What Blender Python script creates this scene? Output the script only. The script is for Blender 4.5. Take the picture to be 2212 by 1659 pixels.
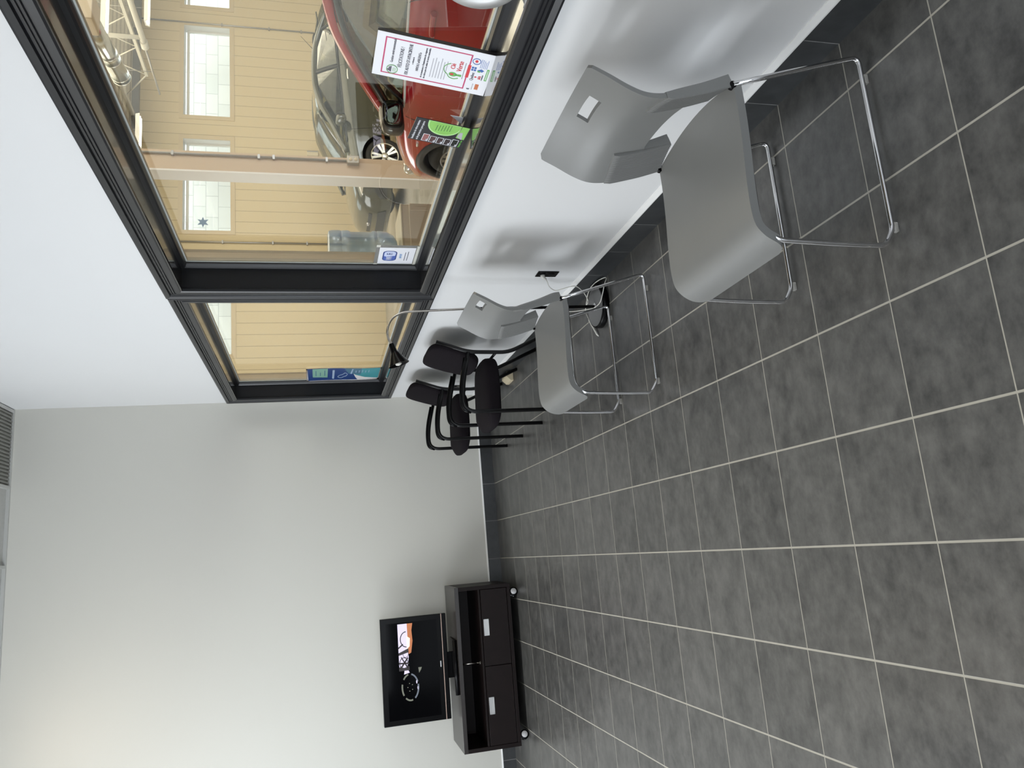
import bpy, bmesh, math, random
from mathutils import Vector, Matrix, Euler
random.seed(7)
PI = math.pi
S = bpy.context.scene
for o in list(bpy.data.objects): bpy.data.objects.remove(o)

# ------------------------------------------------------------------ camera
yaw, pitch, roll = 0.2195, -0.2565, 0.0288
cy, sy = math.cos(yaw), math.sin(yaw)
fwd = Vector((sy*math.cos(pitch), cy*math.cos(pitch), math.sin(pitch)))
r0 = Vector((cy, -sy, 0)); d0 = fwd.cross(r0)
rr = math.cos(roll)*r0 + math.sin(roll)*d0          # the room's "right"
dd = -math.sin(roll)*r0 + math.cos(roll)*d0         # the room's "down"
cam_d = bpy.data.cameras.new('camera'); cam = bpy.data.objects.new('camera', cam_d)
S.collection.objects.link(cam)
# phone held on its side: the picture's x axis runs down the room
M = Matrix((dd, rr, -fwd)).transposed().to_4x4()
M.translation = Vector((-1.4081, -6.7244, 1.5615))
cam.matrix_world = M
cam_d.sensor_width = 36.0; cam_d.lens = 1638.24/2212*36
cam_d.clip_start = 0.05; cam_d.clip_end = 100
S.camera = cam
S.view_settings.view_transform = 'Standard'
S.view_settings.look = 'None'
S.view_settings.gamma = 1.0
S.view_settings.use_curve_mapping = False
S.view_settings.exposure = -0.60

# ------------------------------------------------------------------ world and big lights
W = bpy.data.worlds.new('world'); S.world = W; W.use_nodes = True
bg = W.node_tree.nodes['Background']
bg.inputs[0].default_value = (0.86, 0.93, 1.0, 1); bg.inputs[1].default_value = 7.0

def area(name, loc, direction, sx, sy_, power, col, spread=PI):
    L = bpy.data.lights.new(name, 'AREA'); L.shape = 'RECTANGLE'; L.size = sx; L.size_y = sy_
    L.energy = power; L.color = col; L.spread = spread
    o = bpy.data.objects.new(name, L); S.collection.objects.link(o)
    o.location = loc; o.rotation_euler = Vector(direction).to_track_quat('-Z', 'Y').to_euler()
    return o
# daylight entering the waiting room through its street windows (left wall and behind the camera)
area('window_daylight', (-4.72, -1.85, 2.95), (1, -0.45, -0.35), 1.7, 0.45, 86, (0.94, 0.97, 1.0))
area('window_daylight', (-4.72, -3.0, 1.6), (1, -0.2, 0.0), 2.4, 1.3, 22, (1.0, 0.985, 0.96))
area('overhead_fill', (-2.2, -4.8, 3.84), (0, 0, -1), 1.2, 3.6, 48, (1.0, 0.94, 0.84), 2.2)  # added soft fill from above for seats and floor, not a fitting
area('window_daylight', (-4.72, -6.6, 1.9), (1, 0.1, -0.1), 2.0, 1.6, 22, (0.96, 0.98, 1.0))
area('ceiling_downlight', (-2.75, -1.15, 3.85), (0, 0.25, -1), 0.16, 0.16, 9, (1.0, 0.80, 0.55))
# fluorescent light of the workshop
area('workshop_light', (7.0, 1.5, 4.85), (0, 0, -1), 9.0, 12.0, 1250, (1.0, 0.90, 0.70))
area('workshop_fill', (10.2, -9.0, 2.3), (-0.35, 1, 0), 5.0, 3.6, 300, (0.95, 0.97, 1.0))  # added fill for the red car's side, set clear of the jamb reflection
area('workshop_fill', (0.32, 5.2, 2.4), (1, -0.1, 0), 5.0, 2.4, 300, (0.93, 0.96, 1.0))  # added cool side light for the column flank; the wall behind is solid

# ------------------------------------------------------------------ materials
def mat(name, col, rough=0.5, metal=0.0, spec=0.5, noise=0.0, nscale=20.0, bump=0.0, bscale=200.0, coat=0.0, emit=None, estr=0.0, ior=None, trans=0.0, alpha=1.0):
    m = bpy.data.materials.new(name); m.use_nodes = True
    nt = m.node_tree; b = nt.nodes['Principled BSDF']
    c = tuple(col) + (1,)
    b.inputs['Base Color'].default_value = c
    b.inputs['Roughness'].default_value = rough; b.inputs['Metallic'].default_value = metal
    b.inputs['Specular IOR Level'].default_value = spec
    b.inputs['Coat Weight'].default_value = coat; b.inputs['Coat Roughness'].default_value = 0.04
    if ior: b.inputs['IOR'].default_value = ior
    b.inputs['Transmission Weight'].default_value = trans
    b.inputs['Alpha'].default_value = alpha
    if emit:
        b.inputs['Emission Color'].default_value = tuple(emit) + (1,); b.inputs['Emission Strength'].default_value = estr
    tc = nt.nodes.new('ShaderNodeTexCoord')
    if noise > 0:
        n = nt.nodes.new('ShaderNodeTexNoise'); n.inputs['Scale'].default_value = nscale; n.inputs['Detail'].default_value = 4
        nt.links.new(tc.outputs['Object'], n.inputs['Vector'])
        mx = nt.nodes.new('ShaderNodeMix'); mx.data_type = 'RGBA'
        mx.inputs[6].default_value = tuple(v*(1-noise) for v in col) + (1,)
        mx.inputs[7].default_value = tuple(min(1, v*(1+noise)) for v in col) + (1,)
        nt.links.new(n.outputs['Fac'], mx.inputs[0]); nt.links.new(mx.outputs[2], b.inputs['Base Color'])
    if bump > 0:
        n = nt.nodes.new('ShaderNodeTexNoise'); n.inputs['Scale'].default_value = bscale; n.inputs['Detail'].default_value = 3
        nt.links.new(tc.outputs['Object'], n.inputs['Vector'])
        bp = nt.nodes.new('ShaderNodeBump'); bp.inputs['Strength'].default_value = bump; bp.inputs['Distance'].default_value = 0.002
        nt.links.new(n.outputs['Fac'], bp.inputs['Height']); nt.links.new(bp.outputs[0], b.inputs['Normal'])
    return m

def mth(nt, op, a, b=None, c=None):
    n = nt.nodes.new('ShaderNodeMath'); n.operation = op
    for i, v in enumerate((a, b, c)):
        if v is None: continue
        if isinstance(v, (int, float)): n.inputs[i].default_value = v
        else: nt.links.new(v, n.inputs[i])
    return n.outputs[0]

TX, TY = 0.33, 0.9783*0.33
OX, OY = -4.504*0.33, -12.3188*0.33
def line_mask(nt, coord, off, period, width):
    t = mth(nt, 'SUBTRACT', coord, off); t = mth(nt, 'DIVIDE', t, period)
    t = mth(nt, 'ADD', t, 0.5); t = mth(nt, 'FRACT', t); t = mth(nt, 'SUBTRACT', t, 0.5)
    t = mth(nt, 'ABSOLUTE', t); t = mth(nt, 'MULTIPLY', t, period)
    t = mth(nt, 'SUBTRACT', t, width/2); t = mth(nt, 'MULTIPLY', t, 900.0)
    t = mth(nt, 'MULTIPLY_ADD', t, -1.0, 0.5)
    n = nt.nodes.new('ShaderNodeClamp'); nt.links.new(t, n.inputs[0]); return n.outputs[0]
def tile_mat(name, dark, light, grout, use='xy', wx=0.0062, wy=0.0036, rough=(0.26, 0.42)):
    m = bpy.data.materials.new(name); m.use_nodes = True; nt = m.node_tree; b = nt.nodes['Principled BSDF']
    g = nt.nodes.new('ShaderNodeNewGeometry'); sp = nt.nodes.new('ShaderNodeSeparateXYZ'); nt.links.new(g.outputs['Position'], sp.inputs[0])
    masks = []
    if 'x' in use: masks.append(line_mask(nt, sp.outputs[0], OX, TX, wx))
    if 'y' in use: masks.append(line_mask(nt, sp.outputs[1], OY, TY, wy))
    gm = masks[0] if len(masks) == 1 else mth(nt, 'MAXIMUM', masks[0], masks[1])
    # per tile shift so that neighbouring tiles differ
    fx = mth(nt, 'FLOOR', mth(nt, 'DIVIDE', mth(nt, 'SUBTRACT', sp.outputs[0], OX), TX))
    fy = mth(nt, 'FLOOR', mth(nt, 'DIVIDE', mth(nt, 'SUBTRACT', sp.outputs[1], OY), TY))
    cmb = nt.nodes.new('ShaderNodeCombineXYZ'); nt.links.new(mth(nt, 'MULTIPLY', fx, 3.71), cmb.inputs[0]); nt.links.new(mth(nt, 'MULTIPLY', fy, 5.37), cmb.inputs[1])
    va = nt.nodes.new('ShaderNodeVectorMath'); va.operation = 'ADD'; nt.links.new(g.outputs['Position'], va.inputs[0]); nt.links.new(cmb.outputs[0], va.inputs[1])
    mp = nt.nodes.new('ShaderNodeMapping'); mp.inputs['Scale'].default_value = (19.0, 24.0, 19.0); nt.links.new(va.outputs[0], mp.inputs[0])
    n1 = nt.nodes.new('ShaderNodeTexNoise'); n1.inputs['Scale'].default_value = 1.0; n1.inputs['Detail'].default_value = 8; n1.inputs['Roughness'].default_value = 0.68
    n1.inputs['Distortion'].default_value = 0.0
    nt.links.new(mp.outputs[0], n1.inputs['Vector'])
    wn = nt.nodes.new('ShaderNodeTexWhiteNoise'); wn.noise_dimensions = '3D'; nt.links.new(cmb.outputs[0], wn.inputs['Vector'])
    n2 = nt.nodes.new('ShaderNodeTexNoise'); n2.inputs['Scale'].default_value = 0.42; n2.inputs['Detail'].default_value = 5; n2.inputs['Roughness'].default_value = 0.6
    nt.links.new(mp.outputs[0], n2.inputs['Vector'])
    blend = mth(nt, 'MULTIPLY_ADD', n2.outputs['Fac'], 0.62, mth(nt, 'MULTIPLY_ADD', n1.outputs['Fac'], 0.62, -0.12))
    f = mth(nt, 'MULTIPLY_ADD', wn.outputs['Value'], 0.10, mth(nt, 'SUBTRACT', blend, 0.05))
    rp = nt.nodes.new('ShaderNodeValToRGB'); nt.links.new(f, rp.inputs[0])
    rp.color_ramp.elements[0].position = 0.32; rp.color_ramp.elements[0].color = tuple(dark)+(1,)
    rp.color_ramp.elements[1].position = 0.68; rp.color_ramp.elements[1].color = tuple(light)+(1,)
    mx = nt.nodes.new('ShaderNodeMix'); mx.data_type = 'RGBA'; nt.links.new(gm, mx.inputs[0])
    nt.links.new(rp.outputs[0], mx.inputs[6]); mx.inputs[7].default_value = tuple(grout)+(1,)
    nt.links.new(mx.outputs[2], b.inputs['Base Color'])
    rg = mth(nt, 'MULTIPLY_ADD', n1.outputs['Fac'], rough[1]-rough[0], rough[0])
    rg = mth(nt, 'MAXIMUM', rg, mth(nt, 'MULTIPLY', gm, 0.8)); nt.links.new(rg, b.inputs['Roughness'])
    bp = nt.nodes.new('ShaderNodeBump'); bp.inputs['Strength'].default_value = 0.35; bp.inputs['Distance'].default_value = 0.0015
    h = mth(nt, 'MULTIPLY_ADD', n1.outputs['Fac'], 0.25, mth(nt, 'MULTIPLY', gm, -1.0))
    nt.links.new(h, bp.inputs['Height']); nt.links.new(bp.outputs[0], b.inputs['Normal'])
    return m

M_ = {}
M_['tile'] = tile_mat('floor_tile', (0.036, 0.0358, 0.0352), (0.110, 0.108, 0.103), (0.34, 0.325, 0.28))
M_['skirt_r'] = tile_mat('skirting_tile_right', (0.022, 0.024, 0.026), (0.044, 0.047, 0.050), (0.14, 0.14, 0.14), use='y')
M_['skirt_b'] = tile_mat('skirting_tile_back', (0.022, 0.024, 0.025), (0.044, 0.046, 0.048), (0.14, 0.14, 0.14), use='x')
M_['wall'] = mat('painted_wall_white', (0.70, 0.705, 0.71), 0.55, noise=0.012, nscale=1.5, bump=0.05, bscale=350)
M_['wallback'] = mat('painted_wall_offwhite', (0.61, 0.60, 0.55), 0.5, noise=0.015, nscale=1.2, bump=0.05, bscale=350)
M_['caulk'] = mat('white_edge_paint', (0.78, 0.78, 0.77), 0.4, noise=0.02, nscale=30)
M_['ceil'] = mat('ceiling_tile', (0.46, 0.46, 0.44), 0.9, noise=0.10, nscale=60, bump=0.4, bscale=120)
M_['tbar'] = mat('ceiling_grid_metal', (0.48, 0.48, 0.46), 0.5, noise=0.02)
M_['grille'] = mat('ceiling_grille', (0.22, 0.22, 0.20), 0.6, noise=0.05)
M_['black_wood'] = mat('black_painted_wood', (0.014, 0.0145, 0.017), 0.32, noise=0.12, nscale=40, bump=0.03, bscale=90)
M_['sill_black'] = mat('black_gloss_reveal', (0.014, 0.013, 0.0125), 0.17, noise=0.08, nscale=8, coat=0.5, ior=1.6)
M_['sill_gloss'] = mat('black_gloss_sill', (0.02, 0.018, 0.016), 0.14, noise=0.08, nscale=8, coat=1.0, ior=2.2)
M_['jamb_shaded'] = mat('black_reveal_shaded', (0.010, 0.0105, 0.012), 0.40, spec=0.18, noise=0.08, nscale=8)  # same paint as the reveal, darkened and dulled so the jambs stay in shade
M_['shell'] = mat('grey_plastic', (0.178, 0.180, 0.176), 0.42, noise=0.03, nscale=12, bump=0.10, bscale=900)
M_['chrome'] = mat('chrome', (0.72, 0.72, 0.73), 0.09, metal=1.0, noise=0.02)
M_['clear'] = mat('clear_plastic', (0.62, 0.60, 0.56), 0.15, trans=0.6, noise=0.05, ior=1.4)
M_['blackmetal'] = mat('black_metal', (0.006, 0.006, 0.0065), 0.30, spec=0.25, noise=0.05)
M_['blackfab'] = mat('black_fabric', (0.009, 0.007, 0.009), 0.9, spec=0.12, noise=0.25, nscale=160, bump=0.5, bscale=500)
M_['steel'] = mat('brushed_steel', (0.52, 0.49, 0.45), 0.25, metal=1.0, noise=0.06, nscale=60)
M_['blackplastic'] = mat('black_plastic', (0.003, 0.003, 0.0034), 0.22, spec=0.12, noise=0.08)
M_['greyplate'] = mat('grey_plate', (0.10, 0.10, 0.10), 0.35, noise=0.05)
M_['white_plastic'] = mat('white_plastic', (0.66, 0.65, 0.60), 0.4, noise=0.02)
M_['wenge'] = mat('wenge_wood', (0.0085, 0.005, 0.0048), 0.45, spec=0.18, noise=0.35, nscale=14, bump=0.08, bscale=60)
M_['wenge_top'] = mat('wenge_wood_top', (0.030, 0.026, 0.025), 0.26, noise=0.2, nscale=14)
M_['alu'] = mat('aluminium_handle', (0.62, 0.62, 0.62), 0.3, metal=0.7, noise=0.03)
M_['pale_grey'] = mat('pale_grey_plastic', (0.62, 0.62, 0.64), 0.35, noise=0.03)
M_['cream'] = mat('cream_plastic', (0.60, 0.52, 0.36), 0.5, noise=0.05)
M_['beige_metal'] = mat('beige_metal', (0.62, 0.53, 0.40), 0.4, noise=0.03, nscale=6)
M_['beige_top'] = mat('cream_top', (0.62, 0.55, 0.40), 0.45, noise=0.03)
M_['gasket'] = mat('glazing_seal', (0.50, 0.53, 0.50), 0.4, noise=0.03)

def glass_mat(name, tint, rough=0.0, refl=1.0, ior=1.45, dirt=0.0, dcol=(0.8,0.8,0.8)):
    """thin pane: lets light straight through and mirrors by Fresnel"""
    m = bpy.data.materials.new(name); m.use_nodes = True; nt = m.node_tree
    for n in list(nt.nodes):
        if n.type == 'BSDF_PRINCIPLED': nt.nodes.remove(n)
    out = [n for n in nt.nodes if n.type == 'OUTPUT_MATERIAL'][0]
    tr = nt.nodes.new('ShaderNodeBsdfTransparent'); gl = nt.nodes.new('ShaderNodeBsdfGlossy'); gl.inputs['Roughness'].default_value = rough
    fr = nt.nodes.new('ShaderNodeFresnel'); fr.inputs[0].default_value = ior
    tcx = nt.nodes.new('ShaderNodeTexCoord'); nz = nt.nodes.new('ShaderNodeTexNoise'); nz.inputs['Scale'].default_value = 3.0
    nt.links.new(tcx.outputs['Object'], nz.inputs['Vector'])
    mx = nt.nodes.new('ShaderNodeMix'); mx.data_type = 'RGBA'; mx.inputs[6].default_value = tuple(t*0.985 for t in tint)+(1,); mx.inputs[7].default_value = tuple(tint)+(1,)
    nt.links.new(nz.outputs['Fac'], mx.inputs[0]); nt.links.new(mx.outputs[2], tr.inputs[0])
    ms = nt.nodes.new('ShaderNodeMixShader'); nt.links.new(mth(nt, 'MULTIPLY', fr.outputs[0], refl), ms.inputs[0])
    nt.links.new(tr.outputs[0], ms.inputs[1]); nt.links.new(gl.outputs[0], ms.inputs[2])
    last = ms
    if dirt:
        df = nt.nodes.new('ShaderNodeBsdfDiffuse'); df.inputs[0].default_value = tuple(dcol)+(1,)
        m2 = nt.nodes.new('ShaderNodeMixShader'); m2.inputs[0].default_value = dirt
        nt.links.new(ms.outputs[0], m2.inputs[1]); nt.links.new(df.outputs[0], m2.inputs[2]); last = m2
    nt.links.new(last.outputs[0], out.inputs[0])
    return m
M_['pane'] = glass_mat('window_glass', (0.985, 0.99, 0.97), refl=0.26)
M_['carglass'] = glass_mat('tinted_car_glass', (0.40, 0.43, 0.32), refl=0.6)
M_['film'] = glass_mat('clear_sleeve', (0.85, 0.86, 0.82), rough=0.1, refl=1.0, dirt=0.12)
M_['jug'] = glass_mat('blue_water_bottle', (0.84, 0.92, 1.0), rough=0.05, refl=2.0, dirt=0.30, dcol=(0.68,0.84,1.0))

# ------------------------------------------------------------------ object helpers
def link(o, parent=None):
    S.collection.objects.link(o)
    if parent is not None: o.parent = parent
    return o
def obj(name, bm, m, parent=None, smooth=False, bevel=0.0, sub=0, loc=None, angle=40):
    me = bpy.data.meshes.new(name); bm.normal_update(); bm.to_mesh(me); bm.free()
    for mm in (m if isinstance(m, (list, tuple)) else [m]): me.materials.append(mm)
    o = bpy.data.objects.new(name, me); link(o, parent)
    if loc: o.location = loc
    if smooth:
        for p in me.polygons: p.use_smooth = True
    if sub:
        md = o.modifiers.new('s', 'SUBSURF'); md.levels = sub; md.render_levels = sub
    if bevel:
        md = o.modifiers.new('b', 'BEVEL'); md.width = bevel; md.segments = 2; md.limit_method = 'ANGLE'; md.angle_limit = math.radians(angle)
        md.harden_normals = False
        for p in me.polygons: p.use_smooth = True
        me.set_sharp_from_angle(angle=math.radians(35))
    elif smooth and not sub:
        me.set_sharp_from_angle(angle=math.radians(50))
    return o
def box(bm, x0, x1, y0, y1, z0, z1, mi=0):
    v = [bm.verts.new(p) for p in ((x0,y0,z0),(x1,y0,z0),(x1,y1,z0),(x0,y1,z0),(x0,y0,z1),(x1,y0,z1),(x1,y1,z1),(x0,y1,z1))]
    for f in ((3,2,1,0),(4,5,6,7),(0,1,5,4),(1,2,6,5),(2,3,7,6),(3,0,4,7)):
        bm.faces.new([v[i] for i in f]).material_index = mi
    return v
def obox(bm, c, ax, ay, az, mi=0):
    """box from centre and three half-axis vectors"""
    c = Vector(c); v = []
    for sz in (-1, 1):
        for a, b in ((-1,-1),(1,-1),(1,1),(-1,1)):
            v.append(bm.verts.new(c + Vector(ax)*a + Vector(ay)*b + Vector(az)*sz))
    for f in ((3,2,1,0),(4,5,6,7),(0,1,5,4),(1,2,6,5),(2,3,7,6),(3,0,4,7)):
        bm.faces.new([v[i] for i in f]).material_index = mi
def tube(bm, pts, r, n=12, cap=True, flat=1.0, mi=0, closed=False):
    pts = [Vector(p) for p in pts]; rings = []
    N = len(pts); up = None
    for i, p in enumerate(pts):
        a = pts[i-1] if i > 0 else (pts[-1] if closed else p)
        b = pts[i+1] if i < N-1 else (pts[0] if closed else p)
        t = (b-a).normalized()
        if up is None:
            up = Vector((0,0,1)) if abs(t.z) < 0.9 else Vector((0,1,0))
        s = t.cross(up)
        if s.length < 1e-4: s = t.orthogonal()
        s.normalize(); up = s.cross(t).normalized()
        rad = r[i] if isinstance(r, (list, tuple)) else r
        rings.append([bm.verts.new(p + s*math.cos(2*PI*k/n)*rad + up*math.sin(2*PI*k/n)*rad*flat) for k in range(n)])
    m = N if closed else N-1
    for i in range(m):
        A, B = rings[i], rings[(i+1) % N]
        for k in range(n):
            f = bm.faces.new((A[k], A[(k+1) % n], B[(k+1) % n], B[k])); f.smooth = True; f.material_index = mi
    if cap and not closed:
        bm.faces.new(list(reversed(rings[0]))); bm.faces.new(rings[-1])
def smooth_path(pts, rad=0.03, seg=6):
    """fillet the corners of a polyline"""
    pts = [Vector(p) for p in pts]; out = [pts[0]]
    for i in range(1, len(pts)-1):
        a, p, b = pts[i-1], pts[i], pts[i+1]
        r = rad[i-1] if isinstance(rad, (list, tuple)) else rad
        da = min(r, (a-p).length*0.49); db = min(r, (b-p).length*0.49)
        A = p + (a-p).normalized()*da; B = p + (b-p).normalized()*db
        for k in range(seg+1):
            t = k/seg; out.append(A*(1-t)**2 + p*2*t*(1-t) + B*t*t)
    out.append(pts[-1]); return out
def spline(pts, n=8):
    pts = [Vector(p) for p in pts]; out = []
    P = [pts[0]*2-pts[1]] + pts + [pts[-1]*2-pts[-2]]
    for i in range(1, len(P)-2):
        for k in range(n):
            t = k/n; a, b, c, d = P[i-1], P[i], P[i+1], P[i+2]
            out.append(0.5*((2*b) + (c-a)*t + (2*a-5*b+4*c-d)*t*t + (-a+3*b-3*c+d)*t**3))
    out.append(pts[-1]); return out
def lathe(bm, prof, n=32, M4=None, cap=True, mi=0):
    rings = []
    for r, z in prof:
        ring = []
        for k in range(n):
            p = Vector((r*math.cos(2*PI*k/n), r*math.sin(2*PI*k/n), z))
            if M4 is not None: p = M4 @ p
            ring.append(bm.verts.new(p))
        rings.append(ring)
    for A, B in zip(rings, rings[1:]):
        for k in range(n):
            f = bm.faces.new((A[k], A[(k+1) % n], B[(k+1) % n], B[k])); f.smooth = True; f.material_index = mi
    if cap:
        bm.faces.new(list(reversed(rings[0]))).material_index = mi; bm.faces.new(rings[-1]).material_index = mi
def prism(bm, poly, a0, a1, axis='x', mi=0):
    def P(u, v, a):
        return {'x': (a,u,v), 'y': (u,a,v), 'z': (u,v,a)}[axis]
    A = [bm.verts.new(P(u,v,a0)) for u, v in poly]; B = [bm.verts.new(P(u,v,a1)) for u, v in poly]
    fs = [bm.faces.new(list(reversed(A))), bm.faces.new(B)]
    for i in range(len(poly)):
        j = (i+1) % len(poly); fs.append(bm.faces.new((A[i], A[j], B[j], B[i])))
    for f in fs: f.material_index = mi
    bmesh.ops.recalc_face_normals(bm, faces=bm.faces[:])
def cut_away(o, fill):
    """subtract the solid drawn by fill(bm) from o, in o's own coordinates"""
    cm = new(); fill(cm); bmesh.ops.recalc_face_normals(cm, faces=cm.faces[:])
    me = bpy.data.meshes.new('cut'); cm.to_mesh(me); cm.free()
    for mm in o.data.materials: me.materials.append(mm)
    co = bpy.data.objects.new('cut', me); S.collection.objects.link(co)
    t = bpy.data.objects.new('tmp', o.data); S.collection.objects.link(t)
    md = t.modifiers.new('cut', 'BOOLEAN'); md.operation = 'DIFFERENCE'; md.object = co; md.solver = 'EXACT'
    bpy.context.view_layer.update()
    res = bpy.data.meshes.new_from_object(t.evaluated_get(bpy.context.evaluated_depsgraph_get()))
    o.data = res; bpy.data.objects.remove(t); bpy.data.objects.remove(co)
    for p in res.polygons: p.use_smooth = True
    res.set_sharp_from_angle(angle=math.radians(40))
def thing(name, label, cat, loc=(0,0,0), rotz=0, group=None):
    o = bpy.data.objects.new(name, None); o.empty_display_size = 0.1; link(o)
    o.location = loc; o.rotation_euler = (0,0,rotz); tag(o, label, cat, group); return o
def tag(o, label, cat, group=None):
    o['label'] = label; o['category'] = cat
    if group: o['group'] = group
    return o
def struct(name, bm, m, parent=None, **k):
    o = obj(name, bm, m, parent, **k)
    if parent is None: o['kind'] = 'structure'
    return o
def copy_tree(o, parent=None):
    c = o.copy(); S.collection.objects.link(c); c.parent = parent
    for ch in list(o.children): copy_tree(ch, c)
    return c
def new(): return bmesh.new()
_tm = {}
def text(name, s, size, m, parent, M4, align='CENTER', sx=1.0, ext=0.0004):
    cu = bpy.data.curves.new(name, 'FONT'); cu.body = s; cu.size = size; cu.align_x = align; cu.align_y = 'CENTER'; cu.extrude = ext
    cu.resolution_u = 3
    cu.materials.append(m)
    tmp = bpy.data.objects.new(name, cu); link(tmp)
    bpy.context.view_layer.update()
    me = bpy.data.meshes.new_from_object(tmp.evaluated_get(bpy.context.evaluated_depsgraph_get()))
    bpy.data.objects.remove(tmp)
    o = bpy.data.objects.new(name, me); link(o, parent)
    if not me.materials: me.materials.append(m)
    o.matrix_local = M4 @ Matrix.Diagonal((sx,1,1,1))
    return o

# ------------------------------------------------------------------ WAITING ROOM SHELL
H = 3.87
XL, YF = -4.75, -9.6
bm = new(); box(bm, XL-0.1, 0.2, YF-0.1, 0.0, -0.12, 0.0); struct('floor', bm, M_['tile'])
# right wall with the two openings
W1 = (-5.85, -2.85, 0.985, 2.185); W2 = (-2.675, -0.20, 0.985, 2.18)
bm = new()
WT = 0.19
box(bm, 0, WT, YF, 0.0, 0, 0.965); box(bm, 0, WT, YF, 0.0, 2.20, 5.2)
box(bm, 0, WT, YF, W1[0]-0.015, 0.965, 2.20); box(bm, 0, WT, W1[1]+0.015, W2[0]-0.015, 0.965, 2.20); box(bm, 0, WT, W2[1]+0.015, 0.0, 0.965, 2.20)
struct('wall_right', bm, M_['wall'])
bm = new(); box(bm, XL-0.2, WT, 0.0, 0.19, -0.1, 5.2); struct('wall_back', bm, M_['wallback'])
# left wall with a street window
bm = new()
box(bm, XL-0.2, XL, YF, 0, 0, 0.9); box(bm, XL-0.2, XL, YF, 0, 3.4, H); box(bm, XL-0.2, XL, YF, -4.3, 0.9, 3.4); box(bm, XL-0.2, XL, -0.8, 0, 0.9, 3.4)
struct('wall_left', bm, M_['wall'])
bm = new()
box(bm, XL-0.2, 0, YF-0.2, YF, 0, 0.3); box(bm, XL-0.2, 0, YF-0.2, YF, 3.0, H); box(bm, XL-0.2, -4.1, YF-0.2, YF, 0.3, 3.0); box(bm, -0.5, 0, YF-0.2, YF, 0.3, 3.0)
struct('wall_front', bm, mat('dark_front_wall', (0.16, 0.155, 0.15), 0.7, noise=0.05))  # dark colour stands in for the dim end of the room behind the camera
# suspended ceiling: slab, grid bars, one grille panel in the corner
bm = new(); box(bm, XL-0.2, WT*0, YF-0.2, 0, H+0.02, H+0.12); ceil = struct('ceiling', bm, M_['ceil'])
bm = new()
for i in range(9):
    x = -0.02 - i*0.605
    if x < XL: break
    box(bm, x-0.012, x+0.012, YF, -0.0, H-0.002, H+0.022)
for j in range(17):
    y = -0.012 - j*0.605
    if y < YF: break
    box(bm, XL, 0, y-0.012, y+0.012, H-0.003, H+0.021)
struct('ceiling_grid', bm, M_['tbar'], ceil)
bm = new()
box(bm, -0.61, -0.035, -0.60, -0.03, H+0.012, H+0.019)
for k in range(20):
    x = -0.05 - k*0.0285; box(bm, x-0.006, x+0.006, -0.60, -0.03, H+0.002, H+0.014)
struct('ceiling_grille', bm, M_['grille'], ceil)
# tiled skirting and the white raised edge over it
bm = new(); box(bm, -0.010, 0.0, YF, -0.0, 0, 0.124); struct('baseboard_right', bm, M_['skirt_r'])
bm = new(); box(bm, XL, -0.010, -0.010, 0.0, 0, 0.110); struct('baseboard_back', bm, M_['skirt_b'])
bm = new(); prism(bm, [(0,0.124),(-0.011,0.124),(-0.011,0.129),(-0.003,0.150),(0,0.150)], YF, -0.01, 'y')
struct('trim_1', bm, M_['caulk'])
bm = new(); prism(bm, [(0,0.110),(-0.011,0.110),(-0.011,0.113),(-0.003,0.122),(0,0.122)], XL, -0.012, 'x')
struct('trim_2', bm, M_['caulk'])

# ------------------------------------------------------------------ INTERIOR WINDOWS (black moulded casings)
CAS = [(0.0,0.0),(0.0,-0.020),(0.006,-0.024),(0.026,-0.026),(0.028,-0.019),(0.033,-0.019),(0.036,-0.024),(0.040,-0.024),(0.042,-0.018),
       (0.046,-0.018),(0.048,-0.023),(0.052,-0.023),(0.054,-0.017),(0.059,-0.017),(0.062,-0.028),(0.078,-0.034),(0.085,-0.032),(0.085,0.0)]
def loop_sweep(bm, op, prof, mi=0, sides=None):
    """sweep an (offset outwards, x) profile round the rectangle op with mitred corners"""
    y0, y1, z0, z1 = op; L = []
    for o, x in prof:
        L.append([bm.verts.new((x, a, b)) for a, b in ((y0-o,z0-o),(y1+o,z0-o),(y1+o,z1+o),(y0-o,z1+o))])
    for A, B in zip(L, L[1:]):
        for k in range(4):
            f = bm.faces.new((A[k], A[(k+1) % 4], B[(k+1) % 4], B[k])); f.material_index = sides[k] if sides else mi
    bmesh.ops.recalc_face_normals(bm, faces=bm.faces[:])
def interior_window(name, op):
    root = bpy.data.objects.new(name, None); link(root); root['kind'] = 'structure'
    bm = new(); loop_sweep(bm, op, CAS); obj('casing', bm, M_['black_wood'], root)
    # reveal lining with a small bead at the room side
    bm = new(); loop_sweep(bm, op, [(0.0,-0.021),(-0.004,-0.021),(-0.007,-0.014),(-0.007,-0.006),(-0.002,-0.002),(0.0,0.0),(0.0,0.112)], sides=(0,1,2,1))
    obj('reveal', bm, [M_['sill_gloss'], M_['jamb_shaded'], M_['sill_black']], root)
    bm = new(); loop_sweep(bm, op, [(0.004,0.098),(-0.016,0.098),(-0.022,0.104),(-0.026,0.118),(-0.026,0.128),(0.01,0.128)])
    obj('window_stop', bm, M_['black_wood'], root)
    bm = new(); loop_sweep(bm, op, [(-0.024,0.1275),(-0.032,0.1275),(-0.032,0.1315),(-0.02,0.1315)])
    obj('glazing_seal', bm, M_['gasket'], root)
    y0, y1, z0, z1 = op
    bm = new(); box(bm, 0.1285, 0.1335, y0+0.022, y1-0.022, z0+0.022, z1-0.022); obj('window_pane', bm, M_['pane'], root)
    bm = new(); loop_sweep(bm, op, [(0.01,0.134),(-0.03,0.134),(-0.03,0.15),(0.0,0.19),(0.0,0.205),(0.07,0.205),(0.07,0.189)])
    obj('rear_casing', bm, M_['beige_metal'], root)
    return root
interior_window('window_1', W1); interior_window('window_2', W2)

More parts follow.
